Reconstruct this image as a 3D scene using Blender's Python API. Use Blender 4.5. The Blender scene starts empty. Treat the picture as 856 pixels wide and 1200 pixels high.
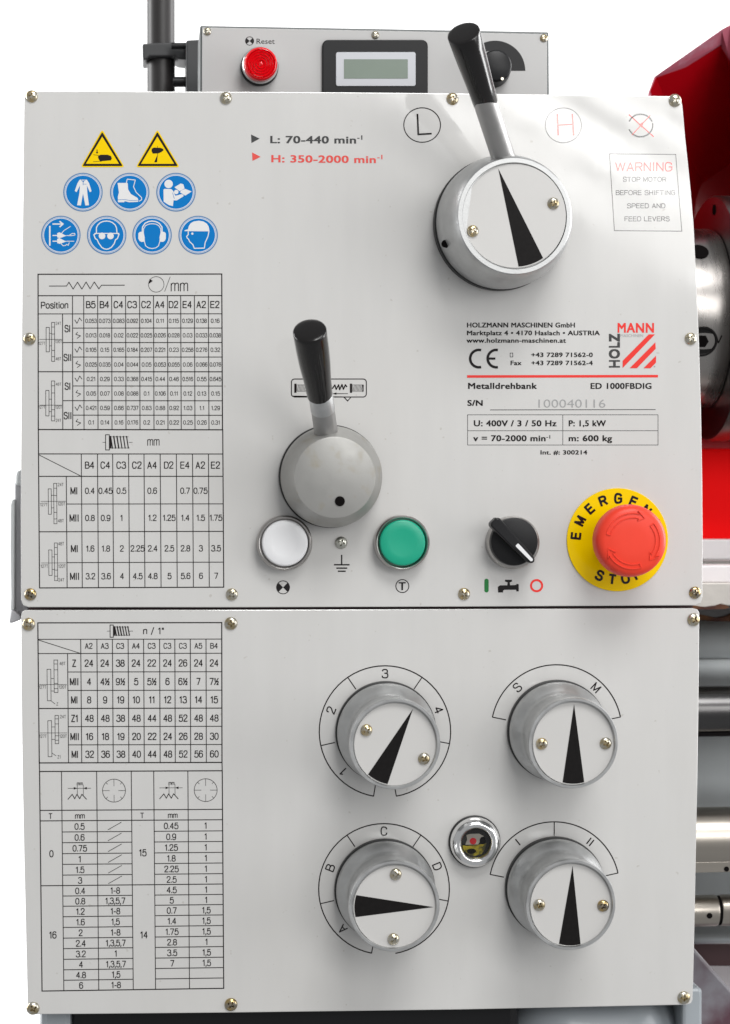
import bpy, bmesh, math, random
from mathutils import Vector, Matrix
random.seed(7)
R = math.radians
SC = bpy.context.scene
COL = SC.collection

# ------------------------------------------------------------------ camera
F = 2400.0                       # focal length in photo pixels (photo 856 x 1200)
U = 0.0005                       # metres per photo pixel on the panel
th = math.atan(258.0 / F); ph = math.atan(40.0 / F)
cF = Vector((math.sin(th)*math.cos(ph), math.cos(th)*math.cos(ph), -math.sin(ph)))
cR = Vector((math.cos(th), -math.sin(th), 0.0))
cU = cR.cross(cF)
CAM = -cF * (F*U)
cd = bpy.data.cameras.new('camera'); cam = bpy.data.objects.new('camera', cd); COL.objects.link(cam)
cam.matrix_world = Matrix(((cR.x, cU.x, -cF.x, CAM.x), (cR.y, cU.y, -cF.y, CAM.y), (cR.z, cU.z, -cF.z, CAM.z), (0, 0, 0, 1)))
cd.sensor_fit = 'VERTICAL'; cd.sensor_height = 36.0; cd.lens = 36.0*F/1200.0
cd.clip_start = 0.05; cd.clip_end = 50
cd.dof.use_dof = True; cd.dof.focus_distance = F*U - 0.008; cd.dof.aperture_fstop = 10
SC.camera = cam

# ------------------------------------------------------------------ world and lamps (studio light)
W = bpy.data.worlds.new('World'); SC.world = W; W.use_nodes = True
bg = W.node_tree.nodes['Background']; bg.inputs[0].default_value = (0.97, 0.985, 1.0, 1); bg.inputs[1].default_value = 0.38
SC.view_settings.view_transform = 'Standard'; SC.view_settings.look = 'None'
SC.view_settings.exposure = 0.06; SC.view_settings.gamma = 1.0; SC.view_settings.use_curve_mapping = False
SC.cycles.use_denoising = True
try:
    SC.cycles.denoiser = 'OPENIMAGEDENOISE'; SC.cycles.denoising_input_passes = 'RGB_ALBEDO_NORMAL'
except Exception: pass
SC.cycles.max_bounces = 8; SC.cycles.sample_clamp_indirect = 6

def area(name, loc, target, sx, sy, power, roll=0.0, col=(1, 1, 1)):
    l = bpy.data.lights.new(name, 'AREA'); l.shape = 'RECTANGLE'; l.size = sx; l.size_y = sy; l.energy = power; l.color = col
    o = bpy.data.objects.new(name, l); COL.objects.link(o)
    d = (Vector(target) - Vector(loc)).normalized()
    q = d.to_track_quat('-Z', 'Y').to_matrix().to_4x4()
    o.matrix_world = Matrix.Translation(loc) @ q @ Matrix.Rotation(roll, 4, 'Z')
    return o
# window strips: up and to the right in front of the panel, mirrored in its glossy upper right corner
KX, KZ = 0.98, 0.92
ROLL = R(-31)
kc = Vector((KX, -3.0, KZ))
STRIPS = [(-0.37, 0.075, 0.6), (-0.265, 0.07, 1.05), (-0.165, 0.05, 0.8), (-0.075, 0.065, 1.05), (0.04, 0.075, 0.95), (0.40, 0.52, 0.95)]
for off, wd, pw in STRIPS:
    c = kc + Vector((math.sin(-ROLL)*off, 0, math.cos(ROLL)*off))
    area('window_lamp', c, c + Vector((-0.25, 3.0, -0.25)), 2.1, wd, 6.2*math.pi*pw*(2.1*wd), ROLL, (1.0, 0.992, 0.975))
area('overhead_softbox', (0.45, -1.5, 1.9), (0, 0, 0.0), 1.1, 0.9, 35, 0, (1, 0.995, 0.985))
area('side_fill_lamp', (1.7, -0.75, 0.1), (0.4, 0.1, -0.15), 0.9, 1.1, 10, 0, (1, 1, 1))  # unseen lamp, added to brighten the red panel and the bed
# two lamps that light the white backdrop behind the machine
area('backdrop_lamp', (-1.7, 0.55, 0.5), (-0.2, 1.75, 0.0), 0.8, 1.6, 55)
area('backdrop_lamp', (1.9, 0.55, 0.5), (0.2, 1.75, 0.0), 0.8, 1.6, 55)

# ------------------------------------------------------------------ pixel <-> place helpers
def P(px, py, d=0.0):
    """point at distance d in front of the panel plane (y = -d) that stands at this photo position"""
    v = cF + cR*((px-428.0)/F) + cU*((600.0-py)/F)
    t = (-d - CAM.y)/v.y
    return CAM + v*t
def S(px, py, d=0.0):
    return (P(px, py, d) - CAM).dot(cF)/F
def Z(ox, oy, s):
    return lambda p: (ox + p[0]/s, oy + p[1]/s)

# ------------------------------------------------------------------ materials
INK = 1.75
def mat(name, col, rough=0.4, metal=0.0, noise=0.0, nscale=60.0, bump=0.0, bscale=400.0, col2=None, ramp=(0.45, 0.65),
        coat=0.0, stretch=(1, 1, 1), ior=1.5, rvar=0.0, coatr=0.05, emit=None):
    m = bpy.data.materials.new(name); m.use_nodes = True
    nt = m.node_tree; N = nt.nodes; L = nt.links
    b = N['Principled BSDF']
    b.inputs['Base Color'].default_value = (*col, 1); b.inputs['Roughness'].default_value = rough
    b.inputs['Metallic'].default_value = metal; b.inputs['IOR'].default_value = ior
    if coat:
        b.inputs['Coat Weight'].default_value = coat; b.inputs['Coat Roughness'].default_value = coatr
    if emit:
        b.inputs['Emission Color'].default_value = (*emit[0], 1); b.inputs['Emission Strength'].default_value = emit[1]
    if noise or bump or col2 or rvar:
        tc = N.new('ShaderNodeTexCoord'); mp = N.new('ShaderNodeMapping'); mp.inputs['Scale'].default_value = stretch
        L.new(tc.outputs['Object'], mp.inputs[0])
        n = N.new('ShaderNodeTexNoise'); n.inputs['Scale'].default_value = nscale; n.inputs['Detail'].default_value = 6
        L.new(mp.outputs[0], n.inputs['Vector'])
        if col2:
            r = N.new('ShaderNodeValToRGB'); r.color_ramp.elements[0].position = ramp[0]; r.color_ramp.elements[1].position = ramp[1]
            r.color_ramp.elements[0].color = (*col, 1); r.color_ramp.elements[1].color = (*col2, 1)
            L.new(n.outputs['Fac'], r.inputs[0]); L.new(r.outputs[0], b.inputs['Base Color'])
        elif noise:
            hs = N.new('ShaderNodeHueSaturation'); hs.inputs['Color'].default_value = (*col, 1)
            mr = N.new('ShaderNodeMapRange'); mr.inputs[3].default_value = 1-noise; mr.inputs[4].default_value = 1+noise
            mr.inputs[1].default_value = 0.25; mr.inputs[2].default_value = 0.75
            L.new(n.outputs['Fac'], mr.inputs[0]); L.new(mr.outputs[0], hs.inputs['Value']); L.new(hs.outputs[0], b.inputs['Base Color'])
        if rvar:
            mr2 = N.new('ShaderNodeMapRange'); mr2.inputs[1].default_value = 0.3; mr2.inputs[2].default_value = 0.7
            mr2.inputs[3].default_value = max(0.02, rough-rvar); mr2.inputs[4].default_value = rough+rvar
            L.new(n.outputs['Fac'], mr2.inputs[0]); L.new(mr2.outputs[0], b.inputs['Roughness'])
        if bump:
            n2 = N.new('ShaderNodeTexNoise'); n2.inputs['Scale'].default_value = bscale; n2.inputs['Detail'].default_value = 4
            L.new(mp.outputs[0], n2.inputs['Vector'])
            bp = N.new('ShaderNodeBump'); bp.inputs['Strength'].default_value = 1.0; bp.inputs['Distance'].default_value = bump
            L.new(n2.outputs['Fac'], bp.inputs['Height']); L.new(bp.outputs[0], b.inputs['Normal'])
            if coat: L.new(bp.outputs[0], b.inputs['Coat Normal'])
    return m

PR = 0.055     # roughness of the lacquered panel and everything printed on it
M = dict(
    panel=mat('panel_lacquer', (0.605, 0.597, 0.582), PR, noise=0.02, nscale=30, bump=0.00010, bscale=8, stretch=(2.6, 1, 0.45), ior=INK),
    black=mat('print_black', (0.010, 0.008, 0.008), PR+0.02, ior=1.45),
    table=mat('print_table', (0.010, 0.007, 0.007), PR+0.02, ior=1.42),
    grey=mat('print_grey', (0.035, 0.035, 0.035), PR+0.02, ior=2.0),
    pale=mat('print_pale_grey', (0.30, 0.30, 0.30), 0.4),
    red=mat('print_red', (0.80, 0.035, 0.025), PR+0.02, ior=INK),
    salmon=mat('print_soft_red', (0.75, 0.07, 0.055), PR+0.02, ior=2.0),
    white=mat('print_white', (0.74, 0.74, 0.74), PR+0.05, ior=INK),
    blue=mat('print_blue', (0.0, 0.17, 0.50), PR+0.05, ior=1.4),
    bluering=mat('print_blue_ring', (0.10, 0.22, 0.42), PR+0.05, ior=INK),
    yellow=mat('print_yellow', (0.86, 0.585, 0.0), PR+0.08, ior=1.3),
    green=mat('print_green', (0.006, 0.17, 0.03), PR+0.05, ior=INK),
    signblack=mat('sign_black', (0.012, 0.010, 0.012), PR+0.05, ior=1.4),
    cast=mat('satin_cast_aluminium', (0.48, 0.485, 0.485), 0.42, 0.88, noise=0.13, nscale=110, bump=0.00004, bscale=900, rvar=0.05),
    rim=mat('turned_aluminium_rim', (0.56, 0.66, 0.655), 0.24, 1.0, noise=0.05, nscale=160, rvar=0.08),
    stained=mat('stained_steel', (0.36, 0.355, 0.34), 0.48, 0.5, nscale=120, col2=(0.33, 0.30, 0.235), ramp=(0.56, 0.80), bump=0.00003, bscale=700, rvar=0.08),
    rod=mat('steel_rod', (0.36, 0.355, 0.35), 0.45, 0.8, noise=0.05, nscale=150, rvar=0.07),
    chrome=mat('polished_chrome', (0.80, 0.80, 0.80), 0.12, 1.0),
    darkring=mat('dark_gasket', (0.012, 0.012, 0.012), 0.5),
    disc=mat('knob_face_plate', (0.56, 0.55, 0.535), 0.45, noise=0.015, nscale=40),
    inkmatt=mat('pointer_black', (0.009, 0.008, 0.008), 0.5, noise=0.2, nscale=400, ior=1.2),
    brass=mat('yellow_zinc_screw', (0.56, 0.44, 0.24), 0.25, 1.0, nscale=300, col2=(0.56, 0.53, 0.46), ramp=(0.4, 0.6)),
    steelscrew=mat('grey_screw', (0.50, 0.50, 0.45), 0.3, 0.9, noise=0.1, nscale=300),
    bakelite=mat('black_bakelite', (0.005, 0.004, 0.004), 0.2, ior=1.38, coat=0.25, bump=0.00004, bscale=140),
    plastic=mat('black_plastic', (0.008, 0.008, 0.009), 0.4, noise=0.1, nscale=500, ior=1.35),
    estop=mat('red_plastic', (0.80, 0.048, 0.022), 0.40, ior=1.4, noise=0.03, nscale=60),
    buttonwhite=mat('white_plastic', (0.78, 0.78, 0.79), 0.3),
    buttongreen=mat('green_plastic', (0.004, 0.34, 0.205), 0.35, noise=0.03, nscale=60),
    bezel=mat('button_bezel_metal', (0.42, 0.405, 0.39), 0.28, 1.0),
    lens=mat('red_lamp_lens', (0.70, 0.001, 0.006), 0.12, coat=0.6),
    boxface=mat('readout_face_paint', (0.46, 0.455, 0.45), 0.4, noise=0.01, nscale=30),
    boxedge=mat('readout_housing_paint', (0.10, 0.11, 0.11), 0.4),
    lcd=mat('lcd_glass', (0.16, 0.205, 0.165), 0.25, noise=0.1, nscale=25),
    frame=mat('display_frame_grey', (0.52, 0.53, 0.56), 0.4),
    post=mat('black_post_paint', (0.020, 0.018, 0.018), 0.42),
    bracket=mat('dark_grey_bracket', (0.035, 0.036, 0.038), 0.45),
    guard=mat('red_guard_paint', (0.40, 0.001, 0.006), 0.3, ior=1.35, coat=0.12, bump=0.0001, bscale=60),
    guardlip=mat('red_guard_edge_sheen', (0.46, 0.12, 0.17), 0.5, ior=1.25, nscale=70, col2=(0.50, 0.26, 0.32), ramp=(0.50, 0.72)),  # same red paint, paler because the lip's reflection is put into the colour
    redtray=mat('bright_red_paint', (0.95, 0.002, 0.003), 0.7, ior=1.2),
    tray=mat('white_tray_paint', (0.74, 0.70, 0.71), 0.35),
    chuck=mat('ground_chuck_steel', (0.36, 0.34, 0.325), 0.27, 1.0, noise=0.06, nscale=30, stretch=(6, 1, 1), rvar=0.05),
    chuckdark=mat('dark_chuck_steel', (0.20, 0.19, 0.18), 0.3, 1.0, noise=0.06, nscale=60),
    socket=mat('oily_black_socket', (0.010, 0.009, 0.009), 0.35, ior=1.3),
    hole=mat('dark_recess', (0.006, 0.005, 0.005), 0.8, ior=1.1),
    bed=mat('grey_bed_paint', (0.56, 0.59, 0.60), 0.35, noise=0.09, nscale=18, bump=0.0004, bscale=50),
    way=mat('machined_cast_iron', (0.52, 0.49, 0.455), 0.45, 0.35, noise=0.1, nscale=60, bump=0.0002, bscale=150),
    rust=mat('rusty_edge', (0.22, 0.095, 0.03), 0.8, nscale=45, col2=(0.05, 0.012, 0.006), ramp=(0.3, 0.62)),
    shaftdark=mat('blued_feed_shaft', (0.09, 0.088, 0.088), 0.25, 1.0, noise=0.1, nscale=60, stretch=(0.3, 1, 4)),
    shaft=mat('bright_shaft_steel', (0.42, 0.385, 0.34), 0.30, 1.0, noise=0.06, nscale=40, stretch=(0.2, 1, 5)),
    castgrey=mat('pale_grey_casting', (0.34, 0.37, 0.395), 0.32, noise=0.05, nscale=30, coat=0.3),
    castviolet=mat('worn_casting', (0.20, 0.19, 0.21), 0.35, nscale=26, col2=(0.09, 0.04, 0.055), ramp=(0.42, 0.62)),
    dark=mat('dark_stand_paint', (0.008, 0.008, 0.009), 0.3, ior=1.35, noise=0.2, nscale=12),
    body=mat('headstock_paint', (0.12, 0.115, 0.115), 0.5),
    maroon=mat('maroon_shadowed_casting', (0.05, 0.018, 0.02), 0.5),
    handle=mat('pressed_steel_handle', (0.58, 0.58, 0.60), 0.35, 0.3),
    handlelight=mat('pale_handle_edge', (0.82, 0.85, 0.85), 0.4, 0.0),
    backdrop=mat('white_backdrop', (0.9, 0.9, 0.9), 0.9),
    sightfloor=mat('oil_sight_yellow', (0.70, 0.55, 0.01), 0.3, nscale=260, col2=(0.10, 0.09, 0.01), ramp=(0.42, 0.6)),
    sightwhite=mat('oil_sight_cream', (0.62, 0.58, 0.50), 0.4, noise=0.1, nscale=200),
    sightdot=mat('oil_sight_red', (0.75, 0.01, 0.02), 0.3),
)
def soil(m):
    nt = m.node_tree; N = nt.nodes; L = nt.links; b = N['Principled BSDF']
    src = b.inputs['Base Color'].links[0].from_socket; tc = N.new('ShaderNodeTexCoord')
    def spots(scale, lo, hi, amt, col, prev, det=3):
        n = N.new('ShaderNodeTexNoise'); n.inputs['Scale'].default_value = scale; n.inputs['Detail'].default_value = det
        L.new(tc.outputs['Object'], n.inputs['Vector'])
        mr = N.new('ShaderNodeMapRange'); mr.inputs[1].default_value = lo; mr.inputs[2].default_value = hi; mr.inputs[4].default_value = amt
        L.new(n.outputs['Fac'], mr.inputs[0]); mx = N.new('ShaderNodeMix'); mx.data_type = 'RGBA'
        L.new(mr.outputs[0], mx.inputs[0]); L.new(prev, mx.inputs[6]); mx.inputs[7].default_value = (*col, 1); return mx.outputs[2]
    o = spots(7, 0.50, 0.78, 0.16, (0.50, 0.47, 0.42), src, 8)
    o = spots(330, 0.76, 0.82, 0.30, (0.30, 0.26, 0.20), o, 1)
    L.new(o, b.inputs['Base Color'])
    n = N.new('ShaderNodeTexNoise'); n.inputs['Scale'].default_value = 14; n.inputs['Detail'].default_value = 7; L.new(tc.outputs['Object'], n.inputs['Vector'])
    mr = N.new('ShaderNodeMapRange'); mr.inputs[1].default_value = .35; mr.inputs[2].default_value = .75; mr.inputs[3].default_value = PR-0.01; mr.inputs[4].default_value = PR+0.07
    L.new(n.outputs['Fac'], mr.inputs[0]); L.new(mr.outputs[0], b.inputs['Roughness'])
soil(M['panel'])
gl = bpy.data.materials.new('clear_glass'); gl.use_nodes = True
_b = gl.node_tree.nodes['Principled BSDF']; _b.inputs['Transmission Weight'].default_value = 1.0; _b.inputs['Roughness'].default_value = 0.02; _b.inputs['IOR'].default_value = 1.3
M['glass'] = gl

# ------------------------------------------------------------------ object helpers
def finish(name, me, m, parent=None, loc=None, smooth=None, label=None, bevel=0.0, stuff=False):
    """me is in world coordinates unless loc is given (then local to loc, world)"""
    o = bpy.data.objects.new(name, me); COL.objects.link(o)
    if m is not None: me.materials.append(M[m] if isinstance(m, str) else m)
    base = Vector(loc) if loc is not None else Vector((0, 0, 0))
    if loc is None and len(me.vertices):
        c = sum((v.co for v in me.vertices), Vector())/len(me.vertices)
        for v in me.vertices: v.co -= c
        base = c
    if parent is not None:
        w = parent.matrix_world_origin if hasattr(parent, 'matrix_world_origin') else WORLD[parent.name]
        o.parent = parent; o.location = base - w
    else: o.location = base
    WORLD[o.name] = base
    if smooth is not None:
        for p in me.polygons: p.use_smooth = True
        me.set_sharp_from_angle(angle=R(smooth))
    if bevel:
        b = o.modifiers.new('bevel', 'BEVEL'); b.width = bevel; b.segments = 2; b.limit_method = 'ANGLE'; b.angle_limit = R(40)
    if label: o['label'] = label
    if stuff: o['kind'] = 'stuff'
    return o
WORLD = {}
def thing(name, label, cat, loc, group=None):
    o = bpy.data.objects.new(name, None); COL.objects.link(o); o.empty_display_size = 0.01
    o.location = loc; WORLD[o.name] = Vector(loc)
    o['label'] = label; o['category'] = cat
    if group: o['group'] = group
    return o
def tag(o, label, cat, group=None):
    o['label'] = label; o['category'] = cat
    if group: o['group'] = group
    return o
def struct(o): o['kind'] = 'structure'; return o

def mesh(verts, faces):
    me = bpy.data.meshes.new('m'); me.from_pydata([tuple(v) for v in verts], [], faces); me.update(); return me
def lathe(profile, origin=(0, 0, 0), axis=(0, -1, 0), seg=64, closed_ends=True):
    """profile: list of (radius, height along axis) in metres"""
    A = Vector(axis).normalized(); O = Vector(origin)
    e1 = A.cross(Vector((0, 0, 1)) if abs(A.z) < 0.9 else Vector((1, 0, 0))).normalized(); e2 = A.cross(e1)
    vs, fs = [], []
    for r, h in profile:
        for k in range(seg):
            a = 2*math.pi*k/seg
            vs.append(O + A*h + (e1*math.cos(a) + e2*math.sin(a))*r)
    n = len(profile)
    for i in range(n-1):
        for k in range(seg):
            k2 = (k+1) % seg
            fs.append((i*seg+k, i*seg+k2, (i+1)*seg+k2, (i+1)*seg+k))
    if closed_ends:
        fs.append(tuple(range(seg))[::-1]); fs.append(tuple((n-1)*seg+k for k in range(seg)))
    me = mesh(vs, fs)
    bm = bmesh.new(); bm.from_mesh(me); bmesh.ops.recalc_face_normals(bm, faces=bm.faces); bm.to_mesh(me); bm.free()
    return me
def prism_w(pts, y0, y1):
    """pts: list of (x, z) world; extruded from y0 to y1"""
    n = len(pts); vs = [(x, y0, z) for x, z in pts] + [(x, y1, z) for x, z in pts]
    fs = [tuple(range(n)), tuple(range(2*n-1, n-1, -1))] + [(i, (i+1) % n, n+(i+1) % n, n+i) for i in range(n)]
    me = mesh(vs, fs); bm = bmesh.new(); bm.from_mesh(me); bmesh.ops.recalc_face_normals(bm, faces=bm.faces); bm.to_mesh(me); bm.free()
    return me
def prism(px, d, thick):
    """px outline as it appears at distance d in front of the panel, solid going back by thick"""
    w = [P(x, y, d) for x, y in px]
    return prism_w([(v.x, v.z) for v in w], -d, -d+thick)
def rect(x0, y0, x1, y1): return [(x0, y0), (x1, y0), (x1, y1), (x0, y1)]
def rrect(x0, y0, x1, y1, r, n=5):
    o = []
    for cx, cy, a0 in ((x1-r, y0+r, -90), (x1-r, y1-r, 0), (x0+r, y1-r, 90), (x0+r, y0+r, 180)):
        for k in range(n+1):
            a = R(a0 + 90*k/n); o.append((cx+r*math.cos(a), cy+r*math.sin(a)))
    return o
def circ(cx, cy, r, n=40, ry=None):
    ry = ry or r
    return [(cx+r*math.cos(2*math.pi*k/n), cy+ry*math.sin(2*math.pi*k/n)) for k in range(n)]
def arc(cx, cy, r, a0, a1, n=24, ry=None):
    """degrees, counter-clockwise seen in the photo, 90 = up"""
    ry = ry or r
    return [(cx+r*math.cos(R(a0+(a1-a0)*k/n)), cy-ry*math.sin(R(a0+(a1-a0)*k/n))) for k in range(n+1)]
def tube_mesh(p0, p1, prof, seg=40):
    """prof: list of (t 0..1, radius)"""
    A = (Vector(p1)-Vector(p0)); L_ = A.length
    return lathe([(r, t*L_) for t, r in prof], p0, A, seg)

# ------------------------------------------------------------------ glyphs
GL = {}
def load_glyphs():
    chars = sorted(set(''.join(chr(c) for c in range(33, 127)) + '½•®'))
    obs = []
    for bold in (0, 2):
        for ch in chars + [' ']:
            for kind, body in (('g', ch), ('w', 'H'+ch+'H')):
                if kind == 'g' and ch == ' ': continue
                c = bpy.data.curves.new('t', 'FONT'); c.body = body; c.size = 1.0; c.resolution_u = 3
                c.offset = (0.0, 0.0, -0.008)[bold]; c.fill_mode = 'FRONT' if hasattr(c, 'fill_mode') else c.fill_mode
                o = bpy.data.objects.new('t', c); COL.objects.link(o); obs.append((o, kind, ch, bold))
        c = bpy.data.curves.new('t', 'FONT'); c.body = 'HH'; c.size = 1.0; c.offset = (0.0, 0.0, -0.008)[bold]
        o = bpy.data.objects.new('t', c); COL.objects.link(o); obs.append((o, 'hh', '', bold))
    dg = bpy.context.evaluated_depsgraph_get(); dg.update()
    hh = {}; wd = {}
    for o, kind, ch, bold in obs:
        e = o.evaluated_get(dg); me = e.to_mesh()
        xs = [v.co.x for v in me.vertices]
        if kind == 'g':
            GL[(ch, bold)] = [[(v.co.x, v.co.y) for v in me.vertices], [tuple(p.vertices) for p in me.polygons], 0.0]
        elif kind == 'hh': hh[bold] = max(xs)-min(xs)
        else: wd[(ch, bold)] = max(xs)-min(xs)
        e.to_mesh_clear()
    for (ch, b), w in wd.items():
        if ch == ' ': GL[(' ', b)] = [[], [], w-hh[b]]
        else: GL[(ch, b)][2] = w-hh[b]
    for o, *_ in obs:
        c = o.data; bpy.data.objects.remove(o); bpy.data.curves.remove(c)
load_glyphs()
BOLD = {4: [(i*.019, j*.05) for i in (-1, 0, 1) for j in (-1, -.5, 0, .5, 1)], 0: [(0, 0)], 2: [(0, 0)], 1: [(0, 0), (-.028, -.015), (.028, -.015), (-.028, .015), (.028, .015)], 3: [(0, 0), (-.03, -.02), (.03, -.02), (-.03, .02), (.03, .02), (0, .02), (0, -.02)]}
CAP = max(y for x, y in GL[('H', 0)][0])

def _chaikin(p, closed, it=3):
    for _ in range(it):
        q = []; n = len(p)
        rng = range(n) if closed else range(n-1)
        if not closed: q.append(p[0])
        for i in rng:
            a, b = p[i], p[(i+1) % n]
            q.append((a[0]*.75+b[0]*.25, a[1]*.75+b[1]*.25)); q.append((a[0]*.25+b[0]*.75, a[1]*.25+b[1]*.75))
        if not closed: q.append(p[-1])
        p = q
    return p
o_, l_, c_ = 'o', 'l', 'c'       # open curve, straight line, closed curve
SG = {
 '0': (4, [(c_, (0, 0), (0, 6), (4, 6), (4, 0))]), '1': (2.4, [(l_, (0.2, 4.7), (1.7, 6), (1.7, 0))]),
 '2': (4, [(o_, (0.2, 4.2), (0.2, 6.1), (3.9, 6.2), (3.9, 3.6), (1.4, 1.8), (0, 0)), (l_, (0, 0), (4, 0))]),
 '3': (4, [(o_, (0.2, 4.8), (0.5, 6.1), (3.8, 6.1), (3.8, 3.3), (1.6, 3.3)), (o_, (1.6, 3.3), (4.1, 3.3), (4.2, -.1), (0.2, -.1), (0, 1.5))]),
 '4': (4, [(l_, (3, 0), (3, 6), (0, 1.8), (4, 1.8))]), '5': (4, [(l_, (3.7, 6), (0.7, 6), (0.3, 3.0)), (o_, (0.3, 3.0), (1.5, 4.1), (4.1, 4.0), (4.2, -.1), (0.2, -.1), (0, 1.4))]),
 '6': (4, [(c_, (0, 0), (4, 0), (4, 3.8), (0, 3.8)), (o_, (0.12, 1.9), (0, 4.4), (.7, 6.1), (3.5, 6.1), (3.8, 4.9))]),
 '7': (4, [(l_, (0, 6), (4, 6), (1.4, 0))]), '8': (4, [(c_, (0.3, 3.2), (3.7, 3.2), (3.7, 6), (0.3, 6)), (c_, (0, 0), (4, 0), (4, 3.2), (0, 3.2))]),
 '9': (4, [(c_, (0, 2.2), (4, 2.2), (4, 6), (0, 6)), (o_, (3.88, 4.1), (4, 1.6), (3.3, -.1), (.5, -.1), (.2, 1.1))]),
 'A': (4.2, [(l_, (0, 0), (2.1, 6), (4.2, 0)), (l_, (0.75, 1.9), (3.45, 1.9))]),
 'B': (4, [(l_, (0, 0), (0, 6)), (o_, (0, 6), (3.8, 6), (3.8, 3.2), (0, 3.2)), (o_, (0, 3.2), (4.3, 3.2), (4.3, 0), (0, 0))]),
 'C': (4.2, [(o_, (4.1, 4.3), (3.7, 6), (0, 6.2), (0, -.2), (3.7, 0), (4.2, 1.9))]), 'D': (4.1, [(l_, (0, 0), (0, 6)), (o_, (0, 6), (4.3, 6), (4.3, 0), (0, 0))]),
 'E': (3.8, [(l_, (3.8, 6), (0, 6), (0, 0), (3.9, 0)), (l_, (0, 3.15), (3.5, 3.15))]), 'F': (3.6, [(l_, (3.8, 6), (0, 6), (0, 0)), (l_, (0, 3.1), (3.2, 3.1))]),
 'G': (4.5, [(o_, (4.3, 4.4), (3.8, 6), (0, 6.2), (0, -.2), (3.4, -.1), (4.5, 1.2)), (l_, (4.4, .9), (4.4, 2.9), (2.4, 2.9))]),
 'H': (4.2, [(l_, (0, 0), (0, 6)), (l_, (4.2, 0), (4.2, 6)), (l_, (0, 3.1), (4.2, 3.1))]), 'I': (1.2, [(l_, (0.6, 0), (0.6, 6))]),
 'L': (3.4, [(l_, (0, 6), (0, 0), (3.5, 0))]), 'M': (4.8, [(l_, (0, 0), (0, 6), (2.4, 0.5), (4.8, 6), (4.8, 0))]), 'N': (4.2, [(l_, (0, 0), (0, 6), (4.2, 0), (4.2, 6))]),
 'O': (4.8, [(c_, (0, 0), (0, 6), (4.8, 6), (4.8, 0))]), 'P': (4, [(l_, (0, 0), (0, 6)), (o_, (0, 6), (4.2, 6), (4.2, 2.7), (0, 2.7))]),
 'R': (4.2, [(l_, (0, 0), (0, 6)), (o_, (0, 6), (4.2, 6), (4.2, 2.9), (0, 2.9)), (l_, (2.3, 2.9), (4.2, 0))]),
 'S': (4.1, [(o_, (3.9, 4.5), (3.7, 6.1), (0.1, 6.2), (0, 3.4), (4.2, 3.0), (4.2, -.2), (.1, -.1), (0, 1.6))]),
 'T': (4.2, [(l_, (0, 6), (4.2, 6)), (l_, (2.1, 6), (2.1, 0))]), 'V': (4.2, [(l_, (0, 6), (2.1, 0), (4.2, 6))]), 'W': (6.2, [(l_, (0, 6), (1.5, 0.2), (3.1, 5.8), (4.7, 0.2), (6.2, 6))]),
 'Y': (4.2, [(l_, (0, 6), (2.1, 2.8), (4.2, 6)), (l_, (2.1, 2.8), (2.1, 0))]), 'Z': (4, [(l_, (0.2, 6), (3.9, 6), (0, 0), (4, 0))]),
 '.': (0.4, [(l_, (0.2, -.05), (0.2, .5))]), ',': (0.6, [(l_, (0.4, .5), (0.1, -1))]), '-': (2.2, [(l_, (0, 2.4), (2.2, 2.4))]), '/': (2.4, [(l_, (0, -.6), (2.4, 6.4))]),
 '"': (1.4, [(l_, (.2, 6), (.2, 4.4)), (l_, (1.3, 6), (1.3, 4.4))]), ' ': (1.6, []),
 '½': (4.6, [(l_, (0, 5.3), (.8, 6), (.8, 3)), (l_, (0, 0), (4.4, 6)), (o_, (2.7, 2.2), (2.9, 3.1), (4.5, 3.1), (4.4, 1.5), (2.7, 0)), (l_, (2.7, 0), (4.6, 0))]),
 'm': (5.6, [(l_, (0, 0), (0, 4.3)), (o_, (0, 3), (0.6, 4.5), (2.8, 4.6), (2.8, 2.6), (2.8, 0)), (o_, (2.8, 3), (3.4, 4.5), (5.6, 4.6), (5.6, 2.6), (5.6, 0))]),
 'n': (3.2, [(l_, (0, 0), (0, 4.3)), (o_, (0, 3), (0.6, 4.5), (3.2, 4.6), (3.2, 2.6), (3.2, 0))]), 'o': (3.7, [(c_, (0, 0), (0, 4.4), (3.7, 4.4), (3.7, 0))]),
 's': (3.1, [(o_, (2.9, 3.2), (2.8, 4.4), (0.1, 4.5), (0, 2.5), (3.2, 2.1), (3.2, -.1), (0, -.1), (0, 1.1))]), 'i': (0.2, [(l_, (0.1, 0), (0.1, 4.3)), (l_, (0.1, 5.4), (0.1, 6.1))]),
 't': (1.8, [(l_, (0.7, 5.6), (0.7, .7), (1.2, 0), (1.9, 0)), (l_, (0, 4.2), (1.8, 4.2))]),
}
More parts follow.
